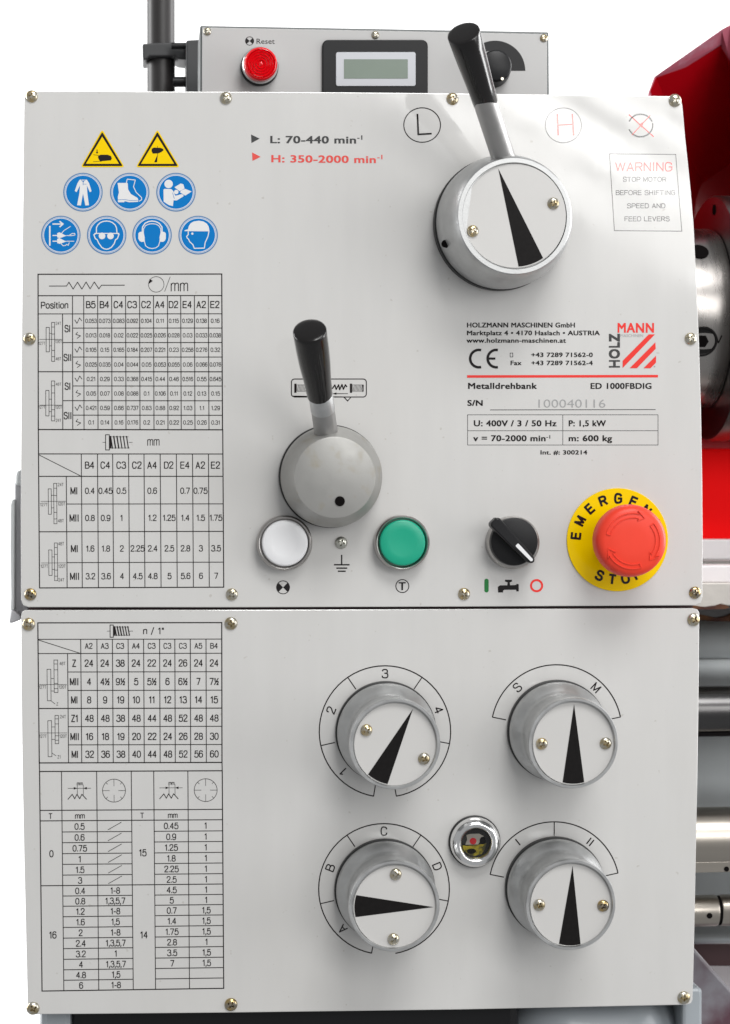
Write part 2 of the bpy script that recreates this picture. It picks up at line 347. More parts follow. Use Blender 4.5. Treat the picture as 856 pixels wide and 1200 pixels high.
class Print:
    """flat ink on the panel plane (or at distance d in front of it); one mesh per colour"""
    def __init__(s, d=0.0001, scale_map=None):
        s.v, s.f, s.k, s.d, s.map = [], [], 0, d, scale_map
    def _add(s, pts, faces):
        dd = s.d + (s.k % 40)*1.5e-6; s.k += 1
        b = len(s.v)
        if s.map: pts = [s.map(p) for p in pts]
        s.v += [P(x, y, dd) for x, y in pts]; s.f += [tuple(b+i for i in f) for f in faces]
    def poly(s, pts):
        s._add(pts, [tuple(range(len(pts)))])
    def seg(s, a, b, w):
        dx, dy = b[0]-a[0], b[1]-a[1]; l = math.hypot(dx, dy) or 1; dx /= l; dy /= l
        e = w*0.5; nx, ny = -dy*e, dx*e
        s.poly([(a[0]-dx*e*.6+nx, a[1]-dy*e*.6+ny), (b[0]+dx*e*.6+nx, b[1]+dy*e*.6+ny), (b[0]+dx*e*.6-nx, b[1]+dy*e*.6-ny), (a[0]-dx*e*.6-nx, a[1]-dy*e*.6-ny)])
    def line(s, pts, w, closed=False):
        """joined strip with mitred corners"""
        pts = list(pts); n = len(pts)
        if n == 2: return s.seg(pts[0], pts[1], w)
        if not closed:      # sharp corners: break the strip there so that it keeps its full width
            for i in range(1, n-1):
                ax, ay = pts[i][0]-pts[i-1][0], pts[i][1]-pts[i-1][1]; bx, by = pts[i+1][0]-pts[i][0], pts[i+1][1]-pts[i][1]
                if (ax*bx+ay*by) < 0.45*(math.hypot(ax, ay)*math.hypot(bx, by)):
                    s.line(pts[:i+1], w); s.line(pts[i:], w); return
        L_, R_ = [], []
        for i in range(n):
            p = pts[i]; a = pts[i-1] if (i > 0 or closed) else None; b = pts[(i+1) % n] if (i < n-1 or closed) else None
            def nrm(u, v):
                dx, dy = v[0]-u[0], v[1]-u[1]; l = math.hypot(dx, dy) or 1e-9; return (-dy/l, dx/l)
            if a is None: nn = nrm(p, b); k = 1
            elif b is None: nn = nrm(a, p); k = 1
            else:
                n1, n2 = nrm(a, p), nrm(p, b); mx, my = n1[0]+n2[0], n1[1]+n2[1]; l = math.hypot(mx, my) or 1e-9
                nn = (mx/l, my/l); k = min(1.6, 1/max(0.3, nn[0]*n1[0]+nn[1]*n1[1]))
            h = w*0.5*k
            L_.append((p[0]+nn[0]*h, p[1]+nn[1]*h)); R_.append((p[0]-nn[0]*h, p[1]-nn[1]*h))
        fs = [(i, i+1, n+i+1, n+i) for i in range(n-1)]
        if closed: fs.append((n-1, 0, n, 2*n-1))
        s._add(L_+R_, fs)
    def ring(s, cx, cy, r, w, n=48, ry=None): s.line(circ(cx, cy, r, n, ry), w, True)
    def text(s, t, x, y, cap, width=None, bold=0, anchor='c', rot=0.0, xs=1.0, slope=0.0):
        """x, y: anchor on the baseline ('l', 'c', 'r'); cap: capital height; width: fit to this width"""
        k = cap/CAP
        adv = []; w = 0.0
        gb = 2 if bold == 2 else 0
        for ch in t:
            adv.append(w); w += GL[(ch, gb)][2] + {1: .03, 3: .05, 4: .04}.get(bold, 0)
        if width: xs = width/(w*k)
        tot = w*k*xs
        x0 = {'l': 0, 'c': -tot/2, 'r': -tot}[anchor]
        ca, sa = math.cos(R(rot)), math.sin(R(rot))
        for ch, a in zip(t, adv):
            vs, fs, _ = GL[(ch, gb)]
            if not vs: continue
            for ox_, oy_ in BOLD[bold]:
              q = []
              for vx, vy in vs:
                vx += ox_; vy += oy_
                lx = x0 + (a+vx)*k*xs; ly = vy*k
                q.append((x + lx*ca - ly*sa*1.0 if rot else x+lx, y - (lx*sa + ly*ca) if rot else y-ly + slope*lx))
              s._add(q, fs)
    def textc(s, t, x, y, cap, **kw):
        rot = kw.get('rot', 0.0)
        s.text(t, x + math.sin(R(rot))*cap/2, y + math.cos(R(rot))*cap/2, cap, **kw)
    def stroke(s, t, x, y, cap, width=None, anchor='c', rot=0.0, xs=1.0, wt=0.15, gap=1.5):
        """drawn letters of even stroke; y is the baseline"""
        k = cap/6.0; w = 0; adv = []
        for ch in t: adv.append(w); w += SG[ch][0] + gap
        w -= gap
        if width: xs = width/(w*k)
        x0 = {'l': 0, 'c': -w*k*xs/2, 'r': -w*k*xs}[anchor]; ca, sa = math.cos(R(rot)), math.sin(R(rot))
        for ch, a in zip(t, adv):
            for st in SG[ch][1]:
                pts = list(st[1:])
                if st[0] == 'o': pts = _chaikin(pts, False, 2)
                if st[0] == 'c': pts = _chaikin(pts, True, 2)
                q = [(x0+(a+u)*k*xs, v*k) for u, v in pts]
                q = [(x+u*ca-v*sa, y-(u*sa+v*ca)) for u, v in q]
                s.line(q, cap*wt, st[0] == 'c')
    def strokec(s, t, x, y, cap, **kw):
        rot = kw.get('rot', 0.0); s.stroke(t, x+math.sin(R(rot))*cap/2, y+math.cos(R(rot))*cap/2, cap, **kw)
    def build(s, name, m, parent, label=None):
        return finish(name, mesh(s.v, s.f), m, parent, label=label)

# ------------------------------------------------------------------ screw (shared mesh, crosshead, real recess)
def make_screw_mesh():
    prof = [(7.2, -0.6), (7.6, 0.0), (7.6, 0.8), (7.0, 2.0), (5.6, 3.1), (3.6, 3.8), (1.6, 4.1), (0.3, 4.15)]
    me = lathe(prof, seg=28)
    o = bpy.data.objects.new('t', me); COL.objects.link(o)
    bm = bmesh.new()
    for sx, sz in ((14.5, 3.6), (3.6, 14.5)):
        r = bmesh.ops.create_cube(bm, size=1.0)
        for v in r['verts']:
            k = 1.0 if v.co.y < 0 else 0.30
            v.co = Vector((v.co.x*sx*k, v.co.y*6-4.0, v.co.z*sz*k))
    cm = bpy.data.meshes.new('c'); bm.to_mesh(cm); bm.free()
    c = bpy.data.objects.new('c', cm); COL.objects.link(c)
    md = o.modifiers.new('b', 'BOOLEAN'); md.object = c; md.operation = 'DIFFERENCE'; md.solver = 'EXACT'; md.use_self = True
    dg = bpy.context.evaluated_depsgraph_get(); dg.update()
    res = bpy.data.meshes.new_from_object(o.evaluated_get(dg))
    bpy.data.objects.remove(o); bpy.data.objects.remove(c)
    for v in res.vertices: v.co *= U
    for p in res.polygons: p.use_smooth = True
    res.set_sharp_from_angle(angle=R(35)); res.materials.clear()
    return res
SCREW = make_screw_mesh()
SCREW_B = SCREW.copy(); SCREW_B.materials.append(M['brass'])
SCREWS = [SCREW_B]
for c1, c2 in (((0.55, 0.49, 0.36), (0.56, 0.54, 0.48)), ((0.50, 0.37, 0.17), (0.34, 0.31, 0.26)), ((0.52, 0.50, 0.44), (0.45, 0.37, 0.22))):
    q_ = SCREW.copy(); q_.materials.append(mat('aged_zinc_screw', c1, random.uniform(.2, .34), 1.0, nscale=260, col2=c2, ramp=(0.42, 0.58))); SCREWS.append(q_)
SCREW_S = SCREW.copy(); SCREW_S.materials.append(M['steelscrew'])
def screw(parent, px, py, d=0.0, k=1.0, data=None, pos=None):
    o = bpy.data.objects.new('screw', data or random.choice(SCREWS)); COL.objects.link(o)
    w = pos if pos is not None else P(px, py, d)
    o.parent = parent; o.location = w - WORLD[parent.name]
    s = k*S(px, py, d)/U
    o.scale = (s, s, s); o.rotation_euler = (R(random.uniform(-4, 4)), R(random.uniform(0, 90)), R(random.uniform(-4, 4)))
    return o

# ================================================================== SETTING
bd = struct(finish('backdrop', mesh([(-4, 1.8, -3), (4, 1.8, -3), (4, 1.8, 3), (-4, 1.8, 3)], [(0, 1, 2, 3)]), 'backdrop'))

# ================================================================== UPPER PANEL
UP = [(35, 107), (150, 107), (265, 107.3), (400, 108), (530, 109.2), (660, 111), (785, 112.6), (792, 113), (797.5, 116), (800, 122), (803.3, 160), (806.5, 190), (809.8, 222),
      (813.2, 262), (816.3, 325), (819.6, 400), (822, 480), (823.4, 560), (824, 640), (823.6, 700), (821.5, 707), (815, 709.5),
      (540, 711), (270, 711.8), (34, 711.6), (27.5, 709.5), (25, 703), (24.6, 600), (25.2, 480), (26.2, 340), (27.5, 220), (28.6, 115), (30.5, 109.2)]
up = thing('control_panel', 'upper light grey control panel with speed lever, safety signs and emergency stop', 'control panel', P(424, 711, 0))
finish('panel_plate', prism(UP, 0, 0.002), 'panel', up, bevel=0.0005)
for x, y in ((37.5, 113), (265, 115), (530.5, 116), (791, 118), (35, 397), (809.5, 397), (36, 696.5), (272, 696.5), (544, 696), (814.5, 694.5)):
    screw(up, x, y, 0, 0.95 if x != 791 else 1.0)
screw(up, 400, 636, 0, 0.98, SCREW_S)

# --- speed text
pr = Print(); z = Z(280, 140, 4.28)
pr.poly([z((62, 75)), z((105, 96)), z((64, 118))])
pr.text('L: 70-440 min', 316.2, 167.6, 8.2, width=102.5, bold=1, anchor='l', slope=0.004)
pr.text('-1', 418.8, 163.6, 5.0, width=8, bold=1, anchor='l')
pr.build('speed_range_text', 'grey', up, 'dark grey speed range line for L')
pr = Print()
pr.poly([z((67, 165)), z((110, 187)), z((69, 208))])
pr.text('H: 350-2000 min', 317.4, 190.0, 8.2, width=124.5, bold=1, anchor='l', slope=0.008)
pr.text('-1', 442.3, 186.5, 5.0, width=8, bold=1, anchor='l')
pr.build('speed_range_text', 'salmon', up, 'soft red speed range line for H')
# --- letter circles
pr = Print(); pr.ring(495, 146.5, 21.5, 1.1, ry=20.2); pr.line([(489.5, 134), (490.5, 157.5), (505.5, 156.6)], 2.1)
pr.build('lever_position_mark', 'black', up, 'circled black letter L')
pr = Print(); pr.ring(660.5, 146.8, 21.2, 0.8, ry=20.4)
mk = pr.build('lever_position_mark', 'grey', up, 'circled red letter H')
pr = Print(); pr.seg((653.5, 134), (654.5, 158), 1.9); pr.seg((671, 134), (672.5, 158), 1.9); pr.seg((654, 146.5), (672, 145.5), 1.7)
pr.build('letter', 'salmon', mk)
pr = Print(); pr.line(arc(751, 147, 14.2, 20, 160, 18, 13.2), 1.6); pr.line(arc(751, 147, 14.2, 200, 345, 18, 13.2), 1.6); pr.line(arc(751, 147, 14.2, -15, 12, 6, 13.2), 1.4)
mk = pr.build('lever_position_mark', 'grey', up, 'grey rotation ring crossed out in red')
pr = Print(); pr.seg((737.5, 134.5), (766, 160), 1.3); pr.seg((741, 158), (762, 135.5), 1.0); pr.poly([(755, 142.5), (752.5, 149.5), (748.5, 146)])
pr.build('cross', 'salmon', mk)
# --- warning box
pr = Print()
pr.line([(714.6, 180.2), (792.2, 181), (799.3, 270.9), (720.3, 270.2)], 0.8, True)
for t, cx, by, w in (('STOP MOTOR', 755.7, 212.6, 50), ('BEFORE SHIFTING', 756.8, 228.2, 69), ('SPEED AND', 757.5, 243.6, 44), ('FEED LEVERS', 758.6, 258.9, 52)):
    pr.stroke(t, cx, by, 5.0, width=w, wt=0.14)
wb = pr.build('warning_notice', 'grey', up, 'boxed warning notice about shifting levers')
pr = Print(); pr.stroke('WARNING', 754.8, 200.2, 9.6, width=66, wt=0.13); pr.build('heading', 'salmon', wb)

# --- pictograms
def sign(cx, cy, label, draw):
    p = Print(0.00010); p.ring(cx, cy, 22.4, 1.5, ry=22.0); o = p.build('safety_sign', 'bluering', up, label)
    p = Print(0.00016); p.poly(circ(cx, cy, 21.7, 44, 21.3)); p.build('sign_border', 'white', o)
    p = Print(0.00020); p.ring(cx, cy, 20.9, 0.45, ry=20.5); p.poly(circ(cx, cy, 19.8, 44, 19.4)); p.build('sign_ground', 'blue', o)
    p = Print(0.00024); p2 = Print(0.00032); draw(p, p2)
    p.build('symbol', 'white', o)
    if p2.v: p2.build('symbol_detail', 'blue', o)
z1 = Z(70, 200, 9.51)
def d1(p, q):
    p.poly([z1(a) for a in ((225, 100), (305, 100), (330, 140), (357, 228), (338, 240), (305, 165), (310, 250), (328, 385), (288, 388), (262, 255), (238, 388), (196, 385), (222, 250), (228, 165), (190, 240), (170, 225), (200, 140))])
    q.seg(z1((264, 105)), z1((264, 160)), 0.6); q.seg(z1((244, 104)), z1((264, 125)), 0.5); q.seg(z1((285, 104)), z1((264, 125)), 0.5); q.seg(z1((275, 150)), z1((300, 150)), 0.4)
sign(97.5, 225.2, 'round blue sign with white overalls', d1)
z2 = Z(40, 140, 3.804)
def d2(p, q):
    p.poly([z2(a) for a in ((373, 283), (418, 283), (420, 312), (432, 332), (462, 350), (466, 360), (464, 367), (425, 369), (405, 364), (402, 369), (375, 369), (374, 345), (379, 325))])
    p.line([z2(a) for a in ((412, 283), (416, 266), (452, 270), (444, 300), (456, 325), (480, 348), (480, 358), (468, 365))], 0.9)
    q.line([z2(a) for a in ((375, 358), (405, 357), (430, 361), (464, 360))], 0.45)
sign(152.3, 225.2, 'round blue sign with white safety boots', d2)
z3 = Z(150, 200, 9.51)
def d3(p, q):
    p.poly([z3(a) for a in circ(455, 148, 47, 24)])
    p.poly([z3(a) for a in ((398, 210), (410, 203), (485, 205), (505, 225), (530, 280), (600, 262), (620, 268), (622, 285), (545, 332), (510, 330), (503, 395), (455, 382), (400, 345))])
    p.poly([z3(a) for a in ((520, 185), (590, 143), (620, 152), (633, 200), (578, 228), (560, 215))])
    p.poly([z3(a) for a in ((580, 240), (600, 218), (640, 203), (712, 232), (640, 278), (615, 262))])
    p.poly([z3(a) for a in circ(540, 238, 25, 16)])
    q.line([z3(a) for a in ((500, 245), (512, 290), (520, 312))], 0.45)
sign(206.5, 225.2, 'round blue sign with a white figure reading a book', d3)
z4 = Z(40, 248, 7.443)
def d4(p, q):
    p.poly([z4(a) for a in rect(132, 124, 145, 297)])
    p.seg(z4((165, 108)), z4((245, 108)), 1.5); p.line([z4(a) for a in ((226, 86), (254, 108), (226, 132))], 1.5)
    for y in (202, 252):
        p.seg(z4((165, y+6)), z4((205, y+6)), 1.2)
        p.poly([z4(a) for a in ((203, y-14), (222, y-22), (242, y-12), (272, y+4), (300, y+6), (272, y+12), (242, y+24), (222, y+28), (203, y+22))])
    p.line([z4(a) for a in ((240, 190), (262, 165), (320, 128))], 0.8)
    p.line([z4(a) for a in ((290, 208), (325, 210), (358, 204), (356, 190), (335, 190), (310, 205))], 0.8)
    p.seg(z4((290, 258)), z4((350, 258)), 0.8)
    p.line([z4(a) for a in ((235, 278), (255, 298), (275, 296), (285, 285), (300, 294), (308, 270))], 0.8)
sign(71.6, 275.5, 'round blue sign with white plugs being pulled out', d4)
def d5(p, q):
    p.line([z4(a) for a in ((545, 188), (545, 140), (558, 115), (580, 95), (605, 85), (632, 82), (660, 85), (685, 95), (708, 115), (720, 140), (725, 188), (742, 200), (728, 235), (712, 245), (700, 280), (675, 312), (650, 325), (632, 328), (612, 324), (592, 312), (565, 275), (552, 245), (535, 235), (523, 202))], 1.2, True)
    p.seg(z4((530, 190)), z4((742, 190)), 1.1)
    p.poly([z4(a) for a in circ(594, 212, 29, 20)]); p.poly([z4(a) for a in circ(668, 212, 29, 20)])
sign(125.3, 275.5, 'round blue sign with a white head in goggles', d5)
z6 = Z(150, 248, 7.443)
def d6(p, q):
    p.line([z6(a) for a in ((136, 185), (138, 150), (155, 122), (182, 109), (212, 105), (245, 109), (270, 122), (287, 150), (289, 185), (282, 215), (280, 260), (268, 298), (245, 316), (212, 322), (180, 316), (155, 298), (145, 260), (142, 215))], 0.9, True)
    p.line([z6(a) for a in ((126, 185), (128, 135), (150, 102), (180, 87), (212, 82), (245, 87), (275, 102), (298, 135), (300, 185))], 1.3)
    for sx in (1, -1):
        f = lambda a: z6((212+sx*(a-212), 0)) [0]
        p.poly([(f(a), z6((0, b))[1]) for a, b in ((92, 190), (104, 178), (132, 172), (140, 200), (148, 225), (142, 262), (118, 264), (102, 255), (92, 235))])
sign(178.5, 275.5, 'round blue sign with a white head in ear defenders', d6)
def d7(p, q):
    p.poly([z6(a) for a in ((494, 170), (497, 162), (525, 154), (533, 125), (548, 102), (575, 86), (620, 79), (660, 86), (690, 105), (706, 132), (713, 172))])
    p.line([z6(a) for a in ((527, 172), (528, 200), (514, 215), (518, 230), (530, 240), (540, 262), (568, 288), (580, 320), (668, 318), (675, 270), (700, 215), (708, 172))], 1.1)
    p.poly([z6(a) for a in circ(563, 192, 10, 12)])
sign(232.5, 275.5, 'round blue sign with a white head in a hard hat', d7)
zt = Z(80, 145, 6.114)
def tri(dx, label, draw):
    def rt(pts, r):   # rounded triangle
        out = []
        for i in range(3):
            a, b, c = pts[i-1], pts[i], pts[(i+1) % 3]
            def to(u, v):
                l = math.hypot(v[0]-u[0], v[1]-u[1]); return (u[0]+(v[0]-u[0])*r/l, u[1]+(v[1]-u[1])*r/l)
            p0, p2 = to(b, a), to(b, c)
            for t in (0, .25, .5, .75, 1): out.append(((1-t)**2*p0[0]+2*t*(1-t)*b[0]+t*t*p2[0], (1-t)**2*p0[1]+2*t*(1-t)*b[1]+t*t*p2[1]))
        return out
    T = lambda pts: [zt((x+dx, y)) for x, y in pts]
    p = Print(0.00012); p.poly(T(rt(((245, 40), (406, 312), (90, 312)), 22))); o = p.build('warning_sign', 'yellow', up, label)
    p = Print(0.00018); p.poly(T(rt(((245, 58), (392, 303), (103, 303)), 10))); p.build('sign_border', 'signblack', o)
    p = Print(0.00024); p.poly(T(rt(((245, 92), (365, 287), (128, 287)), 3))); p.build('sign_ground', 'yellow', o)
    p = Print(0.00030); draw(p, T); p.build('symbol', 'signblack', o)
def t1(p, T):
    p.poly(T(((214, 230), (235, 222), (285, 222), (308, 232), (314, 248), (308, 262), (262, 266), (240, 268), (226, 258))))
    p.seg(*T(((182, 222), (216, 226))), 0.5); p.seg(*T(((180, 272), (240, 268))), 0.5); p.line(T(((216, 240), (228, 262), (238, 270))), 0.9)
    p.seg(*T(((208, 186), (208, 205))), 1.0); p.poly(T(((199, 203), (217, 203), (208, 216))))
def t2(p, T):
    p.poly(T(((203, 195), (205, 178), (222, 170), (242, 172), (265, 172), (286, 180), (290, 190), (272, 204), (252, 212), (212, 214))))
    p.poly(T(((248, 218), (222, 276), (243, 276)))); p.seg(*T(((246, 160), (247, 225))), 0.5)
tri(0, 'yellow triangle warning of crushed hands', t1)
tri(395, 'yellow triangle warning of cuts to the hand', t2)

# --- table 1 + 2 (upper)
def quad(X0, Y0, X1, Y1, TL, TR, BR, BL):
    def f(p):
        u = (p[0]-X0)/(X1-X0); v = (p[1]-Y0)/(Y1-Y0)
        return (TL[0]*(1-u)*(1-v)+TR[0]*u*(1-v)+BR[0]*u*v+BL[0]*(1-u)*v, TL[1]*(1-u)*(1-v)+TR[1]*u*(1-v)+BR[1]*u*v+BL[1]*(1-u)*v)
    return f
def zz(ox, oy, X, Y, s=3.424): return (ox+X/s, oy+Y/s)
LW = 3.1; LT = 4.4      # line widths in table units (3.424 per photo pixel)
def gears(p, l, r, cy, x0, x1, t, k=11):
    p.line(rect(*l), 2.0, True); p.line(rect(*r), 2.0, True)
    rh = r[3]-r[1]
    for a in (0.12, 0.30, 0.72, 0.88):
        yy = r[1]+rh*a
        p.seg((r[0], yy), (r[2], yy), 1.8)
    p.seg((x0, cy), (x1, cy), 1.5)
    p.seg((l[2], cy-24), (r[0], cy-24), 1.8); p.seg((l[2], cy+26), (r[0], cy+26), 1.8)
    for s, x, y in t: p.strokec(s, x, y, k, xs=0.75, wt=0.10)
def bolt(p, x0, x1, x2, y0, y1):
    p.line(rect(x0, y0, x1, y1), 3.0, True); cy = (y0+y1)/2
    n = 6; w = (x2-x1)/n
    p.seg((x1+4, y0+8), (x1+4, y1-8), 7)
    for k in range(n):
        xx = x1+6+w*k*0.93; p.seg((xx-1, y0+6), (xx+6, y1-7), 5.2 if k < 3 else 4.2)
    p.seg((x1, y0+8), (x2-6, y0+8), 1.6); p.seg((x1, y1-8), (x2-2, y1-8), 1.6)
    p.seg((x0-12, cy), (x0, cy), 1.5); p.seg((x2-4, cy), (x2+10, cy), 1.5)
tb = Print(); tb.map = quad(52, 39, 789, 662, zz(30, 310, 51, 39), zz(30, 310, 788, 38), zz(30, 310, 791, 663), zz(30, 310, 52, 662))
tb.line(rect(52, 39, 789, 662), LT, True)
for y in (125, 430): tb.seg((52, y), (789, y), LT-0.6)
tb.seg((52, 198), (789, 198), LW)
for y in (255, 371, 487, 604): tb.seg((190, y), (789, y), LW)
for y in (313, 546): tb.seg((150, y), (789, y), LW)
tb.seg((190, 125), (190, 662), LW); tb.seg((235, 125), (235, 662), LW); tb.seg((150, 198), (150, 662), LW)
C1 = (291, 347, 403, 459, 515, 571, 624, 679, 735)
for x in C1: tb.seg((x, 125), (x, 662), LW)
H1 = (263, 318, 374, 429, 485, 540, 595, 650, 706, 761)
for s, x in zip('B5 B4 C4 C3 C2 A4 D2 E4 A2 E2'.split(), H1): tb.strokec(s, x, 161, 25, xs=0.86)
tb.strokec('Position', 118, 163, 24, width=106)
V1 = ['0.053 0.073 0.083 0.092 0.104 0.11 0.115 0.129 0.138 0.16', '0.013 0.018 0.02 0.022 0.025 0.026 0.028 0.03 0.033 0.038',
      '0.105 0.15 0.165 0.184 0.207 0.221 0.23 0.258 0.276 0.32', '0.025 0.035 0.04 0.044 0.05 0.053 0.055 0.06 0.066 0.076',
      '0.21 0.29 0.33 0.368 0.415 0.44 0.46 0.516 0.55 0.645', '0.05 0.07 0.08 0.088 0.1 0.106 0.11 0.12 0.13 0.15',
      '0.421 0.59 0.66 0.737 0.83 0.88 0.92 1.03 1.1 1.29', '0.1 0.14 0.16 0.176 0.2 0.21 0.22 0.25 0.26 0.31']
for i, row in enumerate(V1):
    y = (226, 284, 342, 401, 459, 517, 575, 633)[i]
    for s, x in zip(row.split(), H1): tb.strokec(s, x+1, y, 15, xs=0.78 if len(s) > 4 else 0.86, wt=0.14)
    if i % 2 == 0: tb.line([(199, y-4), (208, y+10), (218, y-12), (227, y)], 2.4)
    else: tb.line([(210, y-13), (203, y-4), (222, y+2), (208, y+12)], 2.4)
for s, y in (('SI', 257), ('SII', 373), ('SI', 488), ('SII', 606)): tb.strokec(s, 170, y, 25, xs=0.72)
gears(tb, (84, 252, 97, 350), (106, 232, 118, 388), 300, 57, 146, (('24T', 133, 236), ('127T', 67, 316), ('120T', 134, 309), ('48T', 133, 378)))
gears(tb, (82, 505, 95, 607), (105, 467, 118, 627), 564, 57, 146, (('48T', 133, 480), ('127T', 67, 572), ('120T', 134, 572), ('24T', 133, 625)))
zs = lambda a, b: ((40+a/7.78-30)*3.424, (315+b/7.78-310)*3.424)
tb.line([zs(*a) for a in ((140, 157), (300, 157), (322, 122), (360, 185), (400, 122), (440, 185), (478, 120), (515, 183), (553, 120), (595, 183), (618, 150), (830, 150))], 2.8)
tb.ring(526, 80, 31, 1.7); tb.poly([(494, 80), (500, 58), (512, 66)]); tb.seg((560, 108), (582, 50), 2.0)
tb.stroke('mm', 619, 107, 42, width=66, wt=0.085)
tb.build('printed_table', 'table', up, 'upper feed table headed with a spring line and a circle over mm')

tb = Print(); tb.map = quad(52, 12, 793, 647, zz(30, 500, 52, 11), zz(30, 500, 792, 12), zz(30, 500, 796, 644), zz(30, 500, 57, 647))
tb.line([(52, 12), (52, 647), (793, 647), (793, 12)], LT-0.3)
for y in (110, 200, 422): tb.seg((52, y), (793, y), LW+0.5)
for y in (311, 546): tb.seg((163, y), (793, y), LW)
tb.seg((163, 200), (163, 647), LW)
for x in (224, 289, 350, 414, 476, 541, 606, 671, 735): tb.seg((x, 110), (x, 647), LW)
tb.seg((52, 113), (224, 200), 2.4)
H2 = (257, 320, 384, 447, 508, 575, 640, 702, 763)
for s, x in zip('B4 C4 C3 C2 A4 D2 E4 A2 E2'.split(), H2): tb.strokec(s, x, 155, 25, xs=0.86)
for y, lab, row in ((258, 'MI', '0.4 0.45 0.5 - 0.6 - 0.7 0.75 -'), (367, 'MII', '0.8 0.9 1 - 1.2 1.25 1.4 1.5 1.75'), (490, 'MI', '1.6 1.8 2 2.25 2.4 2.5 2.8 3 3.5'), (601, 'MII', '3.2 3.6 4 4.5 4.8 5 5.6 6 7')):
    tb.strokec(lab, 194, y, 26, xs=0.78)
    for s, x in zip(row.split(), H2):
        if s != '-': tb.strokec(s, x, y, 22, xs=0.85)
gears(tb, (90, 250, 102, 352), (112, 228, 124, 390), 300, 60, 160, (('24T', 140, 233), ('127T', 72, 313), ('120T', 143, 310), ('48T', 140, 378)), 12)
gears(tb, (90, 495, 103, 597), (113, 467, 125, 618), 547, 60, 160, (('48T', 140, 470), ('127T', 72, 560), ('120T', 143, 560), ('24T', 140, 615)), 12)
bolt(tb, 322, 337, 420, 33, 94); tb.stroke('mm', 514, 76, 32, width=46, wt=0.09)
tb.build('printed_table', 'table', up, 'middle thread table headed with a bolt and mm')

# --- name plate text
z = Z(530, 360, 2.626)
def tx(p, s, x0, x1, yb, cap, bold=1):
    a = z((x0, yb)); b = z((x1, yb)); p.text(s, a[0], a[1], cap, width=b[0]-a[0], bold=bold, anchor='l')
pr = Print()
tx(pr, 'HOLZMANN MASCHINEN GmbH', 45, 380, 62, 5.4); tx(pr, 'Marktplatz 4 • 4170 Haslach • AUSTRIA', 45, 455, 86, 5.2)
tx(pr, 'www.holzmann-maschinen.at', 45, 351, 109, 5.2)
tx(pr, '+43 7289 71562-0', 243, 434, 153, 5.0); tx(pr, '+43 7289 71562-4', 243, 434, 178, 5.0); tx(pr, 'Fax', 179, 214, 178, 5.0)
pr.line([z(a) for a in rect(179, 141, 187, 153)], 0.6, True)
tx(pr, 'Metalldrehbank', 48, 261, 251, 6.8); tx(pr, 'ED 1000FBDIG', 425, 616, 251, 6.6); tx(pr, 'S/N', 47, 97, 303, 6.4)
tx(pr, 'U: 400V / 3 / 50 Hz', 66, 322, 366, 6.7); tx(pr, 'P: 1,5 kW', 358, 474, 366, 6.7)
tx(pr, 'v = 70-2000 min', 66, 290, 412, 6.7); tx(pr, '-1', 290, 306, 404, 3.8); tx(pr, 'm: 600 kg', 358, 493, 412, 6.7); tx(pr, 'Int. #: 300214', 271, 417, 453, 4.8)
# CE mark
cx, cy = 561.5, 420.2
pr.line(arc(cx, cy, 10.2, 75, 285, 24, 10.2), 3.0)
cx = 582.0; pr.line(arc(cx, cy, 10.2, 80, 280, 24, 10.2), 3.0); pr.seg((cx-9, cy), (cx-2, cy), 2.6)
pl = pr.build('data_plate_text', 'black', up, 'black maker and machine data print')
pr = Print()
pr.seg(z((118, 316)), z((626, 315)), 0.8)
pr.line([z(a) for a in rect(48, 331, 634, 424)], 0.6, True); pr.seg(z((48, 380)), z((634, 380)), 0.6); pr.seg(z((341, 331)), z((341, 424)), 0.6)
pr.build('data_box_lines', 'grey', pl)
pr = Print(0.00012); tx(pr, '100040116', 256, 474, 309, 9.6, 2); pr.build('serial_number', 'pale', pl)
pr = Print(); pr.seg((548.5, 441.2), (770.5, 440.8), 3.0); pr.build('red_rule', 'red', pl)
zl = Z(690, 370, 9.51)
pr = Print(); a = zl((315, 186)); pr.text('MANN', a[0]+0.3, a[1], 10.8, width=44.6, bold=3, anchor='l')
for pts in (((380, 582), (380, 502), (672, 207), (740, 207)), ((458, 585), (745, 295), (748, 368), (538, 585)), ((612, 585), (752, 445), (752, 522), (690, 585))):
    pr.poly([zl(a) for a in pts])
lg = pr.build('maker_logo', 'red', up, 'red and black maker logo with three slanted stripes')
pr = Print(); pr.text('HOLZ', 726.0, 431.6, 11.3, width=41, bold=4, anchor='l', rot=90); pr.build('logo_side_letters', 'grey', lg)
pr = Print(); pr.text('MASCHINEN', 740.7, 394.9, 3.3, width=27, bold=2); pr.poly([zl(a) for a in circ(735, 567, 9, 10)]); pr.build('logo_small_letters', 'pale', lg)

# --- lever symbol strip
z = Z(330, 430, 7.78)
pr = Print()
pr.line([z(a) for a in rrect(92, 110, 775, 274, 28, 4)][:12] + [z((636, 274)), z((604, 310)), z((570, 274))] + [z(a) for a in rrect(92, 110, 775, 274, 28, 4)][12:], 1.1, True)
for x in (118, 625):
    pr.poly([z(a) for a in rect(x, 152, x+20, 236)])
    pr.line([z(a) for a in rect(x+24, 163, x+124, 222)], 0.35, True)
    for k in range(8): pr.seg(z((x+30+k*12, 218)), z((x+40+k*12, 166)), 0.5)
    pr.seg(z((x+118, 163)), z((x+118, 224)), 1.0)
pr.line([z(a) for a in ((466, 196), (488, 164), (500, 205), (522, 162), (532, 207), (553, 160), (566, 204), (584, 162), (596, 180))], 1.4)
pr.seg(z((480, 243)), z((605, 243)), 0.7); pr.poly([z((468, 243)), z((502, 232)), z((502, 254))])
pr.build('lever_symbol_strip', 'table', up, 'outlined strip with thread and spring symbols behind the lever')
